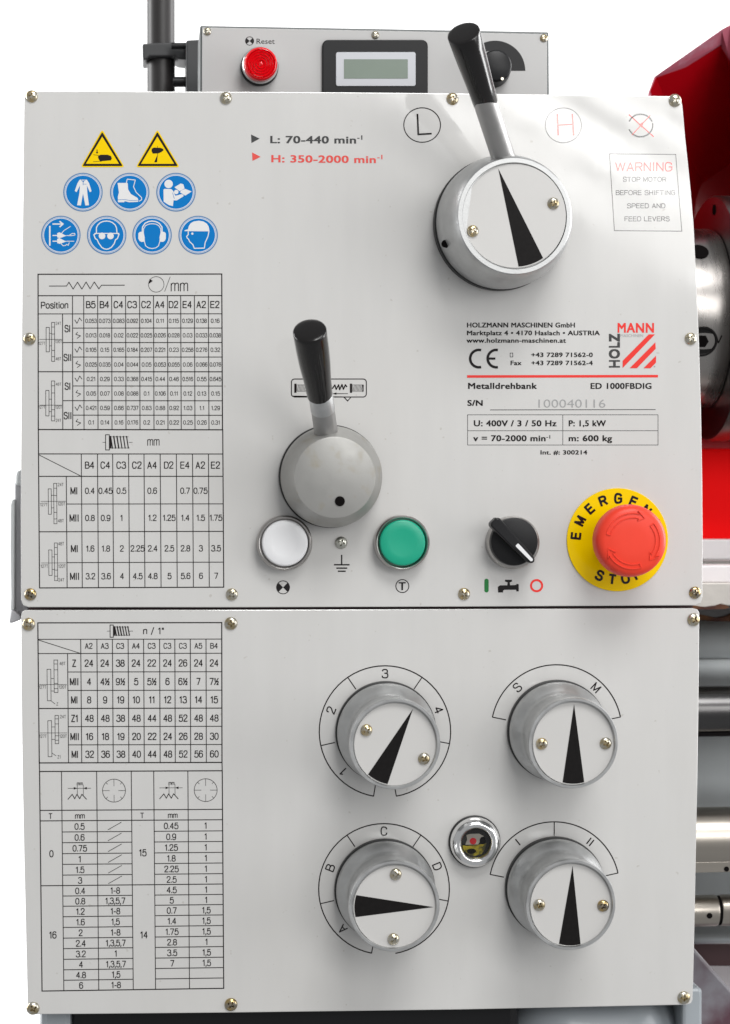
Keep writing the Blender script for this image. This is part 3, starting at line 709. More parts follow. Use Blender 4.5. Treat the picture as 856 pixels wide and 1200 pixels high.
# --- ground, lamp and T symbols
z = Z(280, 360, 3.29)
pr = Print()
pr.seg(z((397, 956)), z((397, 993)), 1.5); pr.seg(z((369, 993)), z((426, 993)), 1.6); pr.seg(z((378, 1006)), z((417, 1006)), 1.6); pr.seg(z((384, 1018)), z((411, 1018)), 1.6)
pr.build('earth_symbol', 'black', up)
def lampmark(p, cx, cy, r, w):
    p.ring(cx, cy, r, w, 32)
    for a0 in (135, -45):
        p.poly([(cx, cy)] + arc(cx, cy, r, a0, a0+90, 12))
pr = Print(); lampmark(pr, 332, 688.3, 7.6, 0.9); pr.build('lamp_symbol', 'black', up)
pr = Print(); pr.ring(471.8, 686.8, 7.6, 1.0, 32); pr.textc('T', 471.8, 686.9, 9.0, bold=1); pr.build('test_symbol', 'black', up, 'circled letter T under the green button')
# --- tap symbols
z = Z(560, 590, 9.51)
pr = Print(); pr.poly([z(a) for a in rrect(75, 838, 123, 992, 24, 6)]); pr.build('coolant_on_mark', 'green', up, 'short green upright bar')
pr = Print(); pr.poly([z(a) for a in ((225, 930), (250, 912), (330, 912), (335, 880), (305, 870), (305, 850), (383, 850), (383, 870), (358, 880), (362, 912), (430, 908), (432, 898), (458, 898), (458, 980), (432, 980), (430, 962), (300, 962), (285, 970), (283, 992), (228, 992))])
pr.build('tap_symbol', 'black', up)
pr = Print(); pr.ring(629.1, 686.3, 6.5, 2.5, 36); pr.build('coolant_off_mark', 'red', up, 'red ring')

# ================================================================== LOWER PANEL
LP = [(30, 715), (270, 714.6), (540, 713.8), (812, 712.8), (817.5, 714), (820, 718), (819.6, 760), (819, 830), (817.6, 920), (816, 1000), (814.4, 1080), (812.8, 1150), (812, 1172), (810, 1176.2), (805, 1177.6),
      (540, 1183.2), (270, 1186.8), (120, 1188.2), (40, 1188.8), (34.5, 1187), (33, 1182), (31, 1100), (28.6, 1000), (26.6, 900), (25.4, 800), (25, 722), (26.5, 716.5)]
lp = thing('control_panel', 'lower light grey gearbox panel with thread tables and four selector dials', 'control panel', P(424, 1187, 0))
finish('panel_plate', prism(LP, 0.0, 0.002), 'panel', lp, bevel=0.0005)
for x, y in ((34, 731.5), (271, 730.5), (813, 726), (39, 1181.5), (271, 1177), (801.5, 1169)): screw(lp, x, y)

tb = Print(); tb.map = quad(52, 51, 788, 612, zz(30, 715, 50, 51), zz(30, 715, 788, 50), zz(30, 715, 789, 611), zz(30, 715, 56, 613))
tb.line(rect(52, 51, 788, 612), LT, True)
tb.seg((52, 117), (788, 117), LW); tb.seg((52, 174), (788, 174), LW); tb.seg((52, 394), (788, 394), LT-0.5)
for y in (248, 322, 467, 540): tb.seg((170, y), (788, y), LW)
tb.seg((170, 174), (170, 612), LW)
for x in (223, 288, 350, 413, 475, 539, 600, 662, 725): tb.seg((x, 117), (x, 612), LW)
tb.seg((52, 119), (223, 174), 2.4)
H3 = (255, 319, 381, 444, 507, 570, 632, 694, 757)
for s, x in zip('A2 A3 C3 A4 C3 C3 C3 A5 B4'.split(), H3): tb.strokec(s, x, 144, 20, xs=0.86)
for y, lab, row in ((213, 'Z', '24 24 38 24 22 24 26 24 24'), (287, 'MII', '4 4½ 9½ 5 5½ 6 6½ 7 7½'), (360, 'MI', '8 9 19 10 11 12 13 14 15'), (434, 'Z1', '48 48 38 48 44 48 52 48 48'), (507, 'MII', '16 18 19 20 22 24 26 28 30'), (578, 'MI', '32 36 38 40 44 48 52 56 60')):
    tb.strokec(lab, 196, y, 26, xs=0.72)
    for s, x in zip(row.split(), H3): tb.strokec(s, x, y, 25, xs=0.80)
gears(tb, (87, 237, 102, 363), (115, 200, 130, 330), 298, 56, 165, (('48T', 149, 214), ('127T', 68, 308), ('120T', 149, 308), ('Z', 127, 376)), 12)
tb.seg((100, 362), (118, 376), 1.8)
gears(tb, (88, 443, 103, 587), (117, 422, 131, 535), 492, 56, 165, (('24T', 149, 427), ('127T', 68, 505), ('120T', 149, 505), ('Z1', 132, 588)), 12)
tb.seg((103, 572), (120, 584), 1.8)
bolt(tb, 341, 354, 422, 60, 109); tb.strokec('n / 1"', 515, 84, 24, width=80)
tb.build('printed_table', 'table', lp, 'upper table of threads per inch with a bolt symbol')

tb = Print(); tb.map = quad(57, 12, 790, 892, zz(30, 900, 57, 14), zz(30, 900, 790, 11), zz(30, 900, 796, 884), zz(30, 900, 67, 895))
tb.line(rect(57, 12, 790, 892), LT-0.2, True)
tb.seg((57, 2), (57, -30), LT-0.6) if False else None
for y in (168, 210): tb.seg((57, y), (790, y), LT-0.8)
tb.seg((57, 470), (790, 470), LT-0.8)
for x in (145, 286, 425, 515, 652): tb.seg((x, 12), (x, 892), LW)
ys = [210, 255, 298, 342, 385, 428, 470, 512, 553, 595, 638, 681, 723, 766, 808, 850, 892]
for y in ys[1:-1]:
    if y != 470: tb.seg((145, y), (425, y), LW); tb.seg((515, y), (790, y), LW)
for s, x in (('T', 99), ('mm', 217), ('T', 467), ('mm', 590)): tb.strokec(s, x, 191, 20, xs=0.85)
cl = [('0.5', '/'), ('0.6', '/'), ('0.75', '/'), ('1', '/'), ('1.5', '/'), ('3', '/'), ('0.4', '1-8'), ('0.8', '1,3,5,7'), ('1.2', '1-8'), ('1.6', '1,5'), ('2', '1-8'), ('2.4', '1,3,5,7'), ('3.2', '1'), ('4', '1,3,5,7'), ('4.8', '1,5'), ('6', '1-8')]
cr = [('0.45', '1'), ('0.9', '1'), ('1.25', '1'), ('1.8', '1'), ('2.25', '1'), ('2.5', '1'), ('4.5', '1'), ('5', '1'), ('0.7', '1,5'), ('1.4', '1,5'), ('1.75', '1,5'), ('2.8', '1'), ('3.5', '1,5'), ('7', '1,5')]
for i, (a, b) in enumerate(cl):
    y = (ys[i]+ys[i+1])/2 + 1
    tb.strokec(a, 215, y, 23, xs=0.84)
    if b == '/': tb.seg((329, y+14), (383, y-16), 2.2)
    else: tb.strokec(b, 356, y, 23, xs=0.80)
for i, (a, b) in enumerate(cr):
    y = (ys[i]+ys[i+1])/2 + 1
    tb.strokec(a, 583, y, 23, xs=0.84); tb.strokec(b, 722, y, 23, xs=0.80)
for s, x, y in (('0', 101, 342), ('15', 468, 341), ('16', 103, 668), ('14', 470, 672)): tb.strokec(s, x, y, 25, xs=0.8)
for dx in (0, 368):
    x = 170+dx
    tb.line([(x, 124), (x+17, 104), (x+27, 122), (x+36, 104), (x+47, 122), (x+56, 104), (x+74, 124)], 3.0)
    tb.seg((x, 80), (x+92, 80), 1.6); tb.poly([(x+38, 80), (x+24, 75), (x+24, 85)]); tb.poly([(x+62, 80), (x+76, 75), (x+76, 85)])
    tb.seg((x+38, 66), (x+38, 108), 1.6); tb.seg((x+62, 66), (x+62, 108), 1.6); tb.strokec('mm', x+48, 61, 13, xs=0.8)
    cx, cy = 355+dx, 90; tb.ring(cx, cy, 46, 2.0)
    for k in range(8):
        a = R(45*k); r0 = 36 if k % 2 else 18; c, s_ = math.cos(a), math.sin(a)
        tb.seg((cx+46*c, cy+46*s_), (cx+r0*c, cy+r0*s_), 1.6)
tb.build('printed_table', 'table', lp, 'lower thread dial table with columns for T and mm')
for xa, xb in ((56, 57), (789, 790)):
    pr = Print(); pr.seg(zz(30, 715, xa, 612), zz(30, 900, xb, 13), 1.1); pr.build('table_side_line', 'table', lp)

# dial scales
def dial(cx, cy, r, a0, a1, ticks, marks, label, ri=60.5):
    p = Print(); p.line(arc(cx, cy, r, a0, a1, 60), 1.35)
    for a in ticks: p.seg((cx+r*math.cos(R(a)), cy-r*math.sin(R(a))), (cx+ri*math.cos(R(a)), cy-ri*math.sin(R(a))), 1.15)
    for s, a in marks:
        x, y = cx+67.8*math.cos(R(a)), cy-67.8*math.sin(R(a))
        if s in ('I', 'II'):
            for dx in ((0,) if s == 'I' else (-2.0, 2.0)):
                ux, uy = math.cos(R(a)), -math.sin(R(a)); tx_, ty_ = -uy, ux
                p.seg((x-ux*4+tx_*dx, y-uy*4+ty_*dx), (x+ux*4+tx_*dx, y+uy*4+ty_*dx), 1.5)
        else: p.strokec(s, x, y, 9.4, rot=a-90)
    p.build('dial_scale', 'table', lp, label)
dial(451.4, 857.2, 77, -80, 260, (192.4, 124.5, 55.6, -10.6, 260, 280), (('1', 224), ('2', 158.5), ('3', 90), ('4', 22)), 'printed ring scale numbered 1 to 4')
dial(450.3, 1041.8, 76.6, -80, 259, (193, 124.5, 55.6, -10.6, 259), (('A', 224), ('B', 158.5), ('C', 90), ('D', 23)), 'printed ring scale lettered A to D')
dial(652.4, 855.5, 76.5, 11.5, 168.6, (11.5, 168.6), (('S', 132.5), ('M', 47)), 'printed half ring scale lettered S and M')
dial(649.8, 1039.6, 76.5, 12.5, 168.8, (12.5, 90, 168.8), (('I', 129), ('II', 51.5)), 'printed half ring scale with one and two strokes')

# ================================================================== KNOBS
def pointer_on(parent, c, r, ang, d, hw, name='pointer'):
    """black triangle flat on a disc: c world centre on the plane y=-d; ang degrees clockwise from up"""
    a = R(ang); ux, uz = math.sin(a), math.cos(a); vx, vz = math.cos(a), -math.sin(a)
    t = 0.965*r; pts = [(c.x+ux*t, c.z+uz*t)]
    th0 = math.asin(hw/r)
    for k in range(7):
        q = math.pi - th0 + 2*th0*k/6
        pts.append((c.x + r*0.985*(ux*math.cos(q)+vx*math.sin(q)), c.z + r*0.985*(uz*math.cos(q)+vz*math.sin(q))))
    y = -d-0.00012
    me = mesh([(x, y, zz_) for x, zz_ in pts], [tuple(range(len(pts)))])
    bm = bmesh.new(); bm.from_mesh(me)
    for f in bm.faces:
        if f.normal.y > 0: f.normal_flip()
    bm.to_mesh(me); bm.free()
    return finish(name, me, 'inkmatt', parent)
def selector_knob(cx, cy, fx, fy, ang, label, h=0.0485):
    """base centre and face centre in photo pixels"""
    b = P(cx, cy, 0); s = S(cx, cy, 0); fpos = P(fx, fy, h)
    t = thing('selector_knob', label, 'knob', b, 'selector knobs on the gearbox panel')
    ax = (fpos-b)
    finish('base_ring', lathe([(59.2*s, 0.0002), (59.2*s, 0.0035), (57*s, 0.004)], b, seg=72), 'darkring', t, smooth=40)
    # the knob leans a hair with the shaft: axis b -> fpos
    A = Vector((ax.x/h, -1, ax.z/h)); Ln = A.length
    k = Ln
    def H(v): return v*k
    body = [(56.5*s, H(0.0036)), (57.7*s, H(0.0044)), (57.9*s, H(0.0086)), (57.0*s, H(0.0098)), (50.0*s, H(0.0142)), (47.2*s, H(0.0158)), (46.4*s, H(0.0190)), (46.6*s, H(0.0330)), (47.6*s, H(0.0370)),
            (49.6*s, H(0.0410)), (51.5*s, H(0.0436)), (51.6*s, H(0.0476)), (50.8*s, H(0.0485)), (48.2*s, H(0.0485)), (47.5*s, H(0.0478)), (47.3*s, H(0.0455))]
    me = lathe(body, b, A, seg=96)
    for v in me.vertices:      # level the face: shear so that each ring stays parallel to the panel
        pass
    finish('knob_body', me, 'cast', t, smooth=35)
    pr_ = [(46.7*s, 0), (46.7*s, 0.0007), (46.3*s, 0.0009)]
    fc = P(fx, fy, 0.0455)
    finish('face_plate', lathe([(r, hh) for r, hh in pr_], fc, (0, -1, 0), seg=72), 'disc', t, smooth=40)
    d = 0.0455+0.0009
    fc2 = Vector((fc.x, -d, fc.z))
    pointer_on(t, fc2, 46.2*s, ang, d, 12.6*s)
    for sg in (-1, 1):
        a = R(ang+90*sg); o = 36.6*s
        screw(t, fx, fy, d, 0.92, pos=Vector((fc.x+math.sin(a)*o, -d-0.00015, fc.z+math.cos(a)*o)))
    return t
def shear_knob_face(): pass
selector_knob(452, 857, 463.2, 872, 26.8, 'round aluminium dial with its pointer tilted right, inside the 1 to 4 ring')
selector_knob(652.5, 855.5, 672.2, 871, 0.4, 'round aluminium dial with upright pointer, under the letters S and M')
selector_knob(450.8, 1041.5, 462.4, 1062, 92, 'round aluminium dial with sideways pointer, inside the A to D ring')
selector_knob(650, 1039, 669.2, 1060.4, 2, 'round aluminium dial with upright pointer, lower right one beside the oil sight glass')

# ---- speed lever (top)
def lever_base(t, cx, cy, fx, fy, prof, h, ring, m='cast'):
    b = P(cx, cy, 0); s = S(cx, cy, 0); f = P(fx, fy, h)
    finish('base_ring', lathe([(ring*s, 0.0002), (ring*s, 0.006), ((ring-2)*s, 0.0066)], b, seg=80), 'darkring', t, smooth=40)
    A = Vector(((f.x-b.x)/h, -1, (f.z-b.z)/h)); k = A.length
    finish('hub', lathe([(r*s, v*k) for r, v in prof], b, A, seg=110), m, t, smooth=35)
    return b, s, f
t = thing('speed_lever', 'large round lever hub with white pointer face and black handle pointing up', 'lever', P(584, 263, 0), 'shift levers')
b, s, f = lever_base(t, 584.5, 263.5, 603.6, 253, [(75, 0.0052), (76.6, 0.0066), (76.8, 0.016), (75.6, 0.0235), (71, 0.0345), (66.6, 0.0428), (65.2, 0.0435), (60.4, 0.0435), (59.8, 0.0428), (59.6, 0.0415)], 0.0435, 77.6)
fc = P(603, 253.2, 0.0415); finish('face_plate', lathe([(59.0*s, 0), (59.0*s, 0.0009), (58.6*s, 0.0011)], fc, seg=80), 'disc', t, smooth=40)
d = 0.0426; pointer_on(t, Vector((fc.x, -d, fc.z)), 58.4*s, -19.6, d, 15.2*s)
for sx, sy in ((554.3, 270.8), (648.6, 238.5)): screw(t, sx, sy, d+0.00015, 0.92)
p0 = P(521, 285.5, 0.024); finish('grub_hole', tube_mesh(p0+Vector((0.002, 0.003, 0)), p0+Vector((0.0003, 0.0003, 0)), [(0, 0.0022), (1, 0.0022)], 16), 'hole', t)
r0, r1 = P(594, 196, 0.030), P(565, 108, 0.066)
sp = S(580, 150, 0.05)
finish('arm', tube_mesh(r0, r1, [(0, 14.2*sp), (0.94, 13.9*sp), (1, 13.6*sp)], 44), 'rod', t, smooth=40)
g0, g1 = P(569.5, 121, 0.060), P(543.5, 38.5, 0.094); sp = S(550, 80, 0.08)
finish('grip', tube_mesh(g0, g1, [(0, 12.5*sp), (0.0, 14.3*sp), (0.02, 15*sp), (0.25, 15.8*sp), (0.55, 17.6*sp), (0.8, 18.8*sp), (0.985, 19.5*sp), (0.996, 19.1*sp), (1.0, 18.3*sp), (1.004, 15*sp), (1.006, 4*sp)], 56), 'bakelite', t, smooth=40)

# ---- feed lever (middle)
t = thing('feed_lever', 'smaller lever with stained plain metal hub and short black handle pointing up', 'lever', P(386.5, 558, 0), 'shift levers')
b, s, f = lever_base(t, 386.7, 558.2, 392.6, 559.5, [(57.5, 0.0052), (58.8, 0.0064), (58.9, 0.013), (57.4, 0.017), (47.4, 0.0302), (46.4, 0.0312), (45.6, 0.0314)], 0.0314, 60.2, 'stained')
hp = P(398.6, 587.4, 0.0315)
finish('drilled_hole', lathe([(5.7*s, -0.002), (5.7*s, 0.0001)], hp, seg=24), 'hole', t)
r0, r1 = P(382.5, 508, 0.020), P(376, 462, 0.041); sp = S(378, 480, 0.03)
finish('arm', tube_mesh(r0, r1, [(0, 14.6*sp), (0.08, 14.0*sp), (1, 13.6*sp)], 40), 'rod', t, smooth=40)
g0, g1 = P(375.0, 463, 0.0405), P(363, 387, 0.076); sp = S(368, 420, 0.055)
finish('grip', tube_mesh(g0, g1, [(0, 12*sp), (0.0, 15.0*sp), (0.02, 15.2*sp), (0.25, 16.4*sp), (0.5, 18.4*sp), (0.7, 19.2*sp), (0.95, 19.6*sp), (0.985, 19.5*sp), (0.996, 19.0*sp), (1.001, 18.0*sp), (1.008, 12*sp), (1.010, 4*sp)], 56), 'bakelite', t, smooth=40)
c0 = r0.lerp(r1, 0.60); c1 = r0.lerp(r1, 1.0)
finish('collar', tube_mesh(c0, c1, [(0, 13.4*sp), (0.04, 14.6*sp), (0.96, 14.5*sp), (1, 13.8*sp)], 40), 'cast', t, smooth=40)

# ---- push buttons
def push_button(cx, cy, capm, label):
    b = P(cx, cy, 0); s = S(cx, cy, 0)
    t = thing('push_button', label, 'push button', b, 'push buttons on the control panel')
    finish('bezel', lathe([(31.4*s, 0.0002), (32.4*s, 0.002), (32.4*s, 0.0065), (31.6*s, 0.0082), (30.2*s, 0.0087), (28.6*s, 0.0082), (27.9*s, 0.0066), (27.8*s, 0.0040)], b, seg=72), 'bezel', t, smooth=50)
    cap = b + Vector((0, -0.0045, 0))
    finish('button_cap', lathe([(27.0*s, 0), (27.0*s, 0.0032), (26.2*s, 0.0042), (24.8*s, 0.0046), (15*s, 0.0042), (1*s, 0.0040)], cap, seg=72), capm, t, smooth=40)
push_button(333, 636, 'buttonwhite', 'flush white round push button in a metal bezel')
push_button(470, 635.6, 'buttongreen', 'flush green round push button in a metal bezel')

# ---- coolant selector switch
b = P(599.6, 635.6, 0); s = S(600, 635, 0)
t = thing('rotary_switch', 'black rotary selector switch with white mark above the tap symbol', 'switch', b)
finish('collar', lathe([(30.6*s, 0.0002), (31.2*s, 0.001), (30.8*s, 0.007), (29.6*s, 0.0092), (28.8*s, 0.0095)], b, seg=64), 'bezel', t, smooth=50)
c = P(601.6, 634.6, 0.0095)
finish('cap', lathe([(28.0*s, 0), (28.0*s, 0.003), (27.2*s, 0.0042), (24*s, 0.0047), (2*s, 0.0048)], c, seg=64), 'plastic', t, smooth=40)
a0, a1 = (581.8, 613.0), (623.2, 656.2)
dx, dy = a1[0]-a0[0], a1[1]-a0[1]; l = math.hypot(dx, dy); ux, uy = dx/l, dy/l; nx, ny = -uy, ux
def hpt(a, b_): return (a0[0]+ux*a+nx*b_, a0[1]+uy*a+ny*b_)
out = [hpt(-2, -7.2), hpt(l*0.5, -6.6), hpt(l-2, -5.0), hpt(l+2.6, -3.4), hpt(l+4.4, 0), hpt(l+2.6, 3.4), hpt(l-2, 5.0), hpt(l*0.5, 6.6), hpt(-2, 7.2), hpt(-4.5, 4), hpt(-4.5, -4)]
finish('turn_grip', prism(out, 0.0225, 0.009), 'plastic', t, bevel=0.0012)
finish('position_mark', prism([hpt(l-25, -1.9), hpt(l-23.5, -2.3), hpt(l+0.5, -1.8), hpt(l+1.6, 0), hpt(l+0.5, 1.8), hpt(l-23.5, 2.3), hpt(l-25, 1.9)], 0.0228, 0.002), 'buttonwhite', t)

# ---- emergency stop
cx, cy = 723.6, 632.5; b = P(cx, cy, 0); s = S(cx, cy, 0)
t = thing('emergency_stop_button', 'red mushroom emergency stop button on a round yellow lettered plate', 'emergency stop', b)
yd = finish('yellow_plate', lathe([(60.4*s, 0.0001), (60.4*s, 0.0008), (60.0*s, 0.0010)], b, seg=96), 'yellow', t, smooth=40)
pr = Print(0.00112)
for k, ch in enumerate('EMERGENCY'):
    a = 174.5-21.5*k; pr.strokec(ch, cx+48.6*math.cos(R(a)), cy-48.6*math.sin(R(a)), 9.8, rot=a-90, xs=0.98, wt=0.27)
for ch, a in (('S', 244), ('T', 263), ('O', 282), ('P', 300)):
    pr.strokec(ch, cx+46.6*math.cos(R(a)), cy-46.6*math.sin(R(a)), 9.8, rot=a+90, xs=0.98, wt=0.27)
pr.build('lettering', 'signblack', yd)
c = P(742.3, 633.6, 0.036); A = Vector(((c.x-b.x)/0.036, -1, (c.z-b.z)/0.036))
finish('stem', lathe([(24*s, 0.001), (24*s, 0.022)], b, A, seg=48), 'plastic', t, smooth=40)
cap = b + A*0.0195
ca = finish('mushroom_cap', lathe([(30*s, -0.001), (37*s, 0.0005), (40.6*s, 0.003), (41.6*s, 0.006), (41.6*s, 0.0095), (41.0*s, 0.0125), (39.2*s, 0.0150), (36*s, 0.0165), (32*s, 0.0171), (15*s, 0.0174), (1*s, 0.0174)], cap, (0, -1, 0), seg=120), 'estop', t, smooth=60)
ctr = cap + Vector((0, -0.0171, 0))
# embossed arrows: raised thin walls
def ridge(pts, w, y0, h, name, parent):
    """pts world (x,z)"""
    n = len(pts); vs = []; fs = []
    for i in range(n):
        a = pts[max(0, i-1)]; c_ = pts[min(n-1, i+1)]; dx_, dz_ = c_[0]-a[0], c_[1]-a[1]; l_ = math.hypot(dx_, dz_); nx_, nz_ = -dz_/l_*w/2, dx_/l_*w/2
        x_, z_ = pts[i]
        vs += [(x_-nx_, y0, z_-nz_), (x_-nx_*.5, y0-h, z_-nz_*.5), (x_+nx_*.5, y0-h, z_+nz_*.5), (x_+nx_, y0, z_+nz_)]
    for i in range(n-1):
        for k in range(3): fs.append((4*i+k, 4*i+4+k, 4*i+5+k, 4*i+1+k))
    fs += [(0, 1, 2, 3), (4*n-1, 4*n-2, 4*n-3, 4*n-4)]
    me = mesh(vs, fs); bm = bmesh.new(); bm.from_mesh(me); bmesh.ops.recalc_face_normals(bm, faces=bm.faces); bm.to_mesh(me); bm.free()
    return finish(name, me, 'estop', parent)
for a_s, a_e in ((165, 75), (40, -35), (-72, -150)):
    def pt(r, a): return (ctr.x+r*s*math.cos(R(a)), ctr.z+r*s*math.sin(R(a)))
    sg = -1
    loop = [pt(27.2, a_s), pt(32.2, a_s)]
    loop = [pt(26.6, a_s+(a_e-a_s)*k/14) for k in range(15)] + [pt(23.6, a_e+2), pt(29.5, a_e-13), pt(35, a_e+5)] + [pt(31.6, a_e+(a_s-a_e)*k/14) for k in range(15)] + [pt(26.6, a_s)]
    ridge(loop, 1.5*s, ctr.y+0.0001, 0.0007, 'raised_arrow', ca)

# ---- oil sight glass
cx, cy = 556.0, 985.8; b = P(cx, cy, 0); s = S(cx, cy, 0)
t = thing('oil_sight_glass', 'small chrome ringed oil sight glass with red dot, between the four dials', 'sight glass', b)
finish('base_ring', lathe([(30.6*s, 0.0002), (30.6*s, 0.0016), (29*s, 0.002)], b, seg=64), 'darkring', t, smooth=40)
finish('chrome_bezel', lathe([(29*s, 0.0016), (29.6*s, 0.0026), (28.8*s, 0.0050), (26.5*s, 0.0075), (23.5*s, 0.0088), (20.5*s, 0.0090), (18.3*s, 0.0082), (17.4*s, 0.0062), (17.2*s, 0.0022)], b, seg=80, closed_ends=False), 'chrome', t, smooth=60)
finish('sight_back', lathe([(17.6*s, 0.0012), (17.6*s, 0.0018)], b, seg=40), 'hole', t)
yb = 0.0022
def fl(pts, m, nm, d):
    p = Print(d); p.poly(pts); p.build(nm, m, t)
z = Z(500, 940, 7.78)
fl([z(a) for a in ((330, 392), (370, 398), (440, 393), (545, 375), (530, 430), (500, 470), (440, 488), (385, 478), (345, 440))], 'sightfloor', 'yellow_float', 0.0026)
fl([z(a) for a in ((365, 300), (400, 290), (480, 288), (520, 310), (500, 340), (470, 385), (355, 388), (372, 340))], 'sightwhite', 'cream_disc', 0.0030)
fl([z(a) for a in circ(425, 355, 31, 24, 30)], 'sightdot', 'red_dot', 0.0034)
fl([z(a) for a in circ(410, 445, 42, 24, 24)], 'hole', 'drain_hole', 0.0030)
fl([z(a) for a in circ(512, 350, 28, 20, 34)], 'hole', 'side_hole', 0.0036)
finish('glass_disc', lathe([(17.0*s, 0.0048), (17.0*s, 0.0056), (12*s, 0.0060), (1*s, 0.0061)], b, seg=48), gl, t, smooth=40)

# ================================================================== READOUT BOX on top
D1 = -0.030
t = thing('digital_readout_box', 'flat grey readout box with small display, standing behind the top edge', 'readout box', P(440, 200, D1))
finish('housing', prism([(234.6, 29.8), (440, 33.4), (643.6, 37.2), (644.2, 130), (234.4, 130)], D1-0.0012, 0.05), 'boxedge', t, bevel=0.001)
finish('face_plate', prism([(237.2, 32.0), (440, 35.8), (641.4, 39.8), (641.6, 126), (237.0, 126)], D1, 0.002), 'boxface', t, bevel=0.0003)
for x, y in ((243.3, 37), (440, 41.2), (637.5, 44.8)): screw(t, x, y, D1, 0.62)
dp = finish('display', prism(rrect(378, 46.4, 501.8, 122, 7), D1+0.0025, 0.0045), 'plastic', t, bevel=0.0006)
inn = finish('display_frame', prism(rrect(394, 61, 487.4, 100.8, 2.5), D1+0.0032, 0.001), 'frame', dp, bevel=0.0002)
finish('lcd_screen', prism(rect(403.4, 69.4, 478.2, 92), D1+0.0034, 0.0004), 'lcd', dp)
pr = Print(D1+0.0001); lampmark(pr, 292.8, 48, 4.9, 0.7); pr.text('Reset', 300.2, 51.3, 6.0, width=22, anchor='l')
pr.build('reset_text', 'black', t)
pr = Print(D1+0.0001)
o_ = arc(580.5, 83, 35.4, 0, 175, 30); i_ = [(580.5+(18.6+9.5*k/30)*math.cos(R(175*k/30)), 83-(18.6+9.5*k/30)*math.sin(R(175*k/30))) for k in range(31)]
for k in range(30): pr.poly([o_[k], o_[k+1], i_[k+1], i_[k]])
pr.build('speed_wedge', 'plastic', t)
b = P(304.2, 79, D1); s = S(304, 78, D1)
t = thing('reset_lamp_button', 'glossy red reset button with concentric rings on the readout box', 'push button', b)
finish('bezel', lathe([(20.2*s, 0.0002), (21.2*s, 0.001), (21.2*s, 0.006), (20.4*s, 0.0095), (19.4*s, 0.0100)], b, seg=56), 'chrome', t, smooth=50)
finish('seal', lathe([(22.2*s, 0.0001), (22.2*s, 0.0022)], b, seg=48), 'darkring', t, smooth=40)
prof = [(19.4*s, 0.0095), (19.6*s, 0.0110), (19.2*s, 0.0170), (18.4*s, 0.0182), (16.6*s, 0.0186)]
for k in range(10):
    r = 16.0*(1-k/10.0); prof.append((max(0.3, r)*s, 0.0184 + (0.0003 if k % 2 else -0.0007)))
cl_ = P(306, 74.6, D1+0.018); A = Vector(((cl_.x-b.x)/0.018, -1, (cl_.z-b.z)/0.018))
finish('lens_cap', lathe(prof, b, A, seg=64), 'lens', t, smooth=70)
b = P(576.8, 82.5, D1); s = S(577, 82, D1)
t = thing('dial_knob', 'small black potentiometer knob with white dot on the readout box', 'knob', b)
finish('skirt', lathe([(20.8*s, 0.0002), (20.8*s, 0.003), (19.5*s, 0.006), (18.8*s, 0.013), (18.0*s, 0.0148), (16*s, 0.0154), (1*s, 0.0154)], b, seg=48), 'plastic', t, smooth=50)
dpos = P(588.2, 93.0, D1+0.0135); finish('white_dot', lathe([(1.7*s, -0.001), (1.7*s, 0.0022)], dpos, seg=16), 'brass', t)

# ---- post and clamp
DP = -0.16
p0, p1 = P(189.5, 420, DP), P(189.5, -260, DP); sp = S(190, 50, DP)
ps = finish('support_post', lathe([(16.3*sp, 0), (16.3*sp, (p1-p0).length)], (p0.x, p0.y, p0.z), (0, 0, 1), seg=48), 'post', smooth=40)
tag(ps, 'thick black upright post behind the readout box', 'post')
t = thing('post_clamp', 'dark grey clamp holding the readout box to the post', 'clamp', P(200, 60, DP))
finish('clamp_arm', prism([(167, 51), (184, 50), (206, 49.5), (219, 52), (220, 70), (209, 69), (206, 66), (176, 66.4), (172, 70), (167.5, 70)], DP+0.0135, 0.03), 'bracket', t, bevel=0.0015)
finish('clamp_plate', prism([(218.5, 47), (234.8, 46), (236, 60), (236, 125), (218.5, 125)], DP+0.03, 0.05), 'bracket', t, bevel=0.001)
finish('clamp_bolt', tube_mesh(P(201, 54, DP+0.02), P(221, 54, DP+0.02), [(0, 0.0022), (1, 0.0022)], 16), 'plastic', t, smooth=40)
finish('clamp_bolt', tube_mesh(P(203, 96, DP+0.02), P(221, 96, DP+0.02), [(0, 0.0034), (1, 0.0034)], 16), 'plastic', t, smooth=40)

# ================================================================== LATHE BODY
t = thing('lathe_headstock', 'dark painted headstock casting just behind the two panels', 'lathe body', P(424, 1187, -0.1))
w0, w1 = P(40, 118, 0), P(812, 705, 0)
finish('headstock_box', prism([(40, 120), (788, 124), (812, 400), (814, 704), (34, 705)], -0.0024, 0.16), 'body', t)
finish('gearbox_box', prism([(34, 720), (812, 719), (806, 1171), (42, 1181)], -0.0024, 0.16), 'body', t)
finish('joint_strip', prism([(34, 705.5), (812, 705), (812, 718.5), (34, 719.5)], -0.006, 0.1), 'maroon', t)

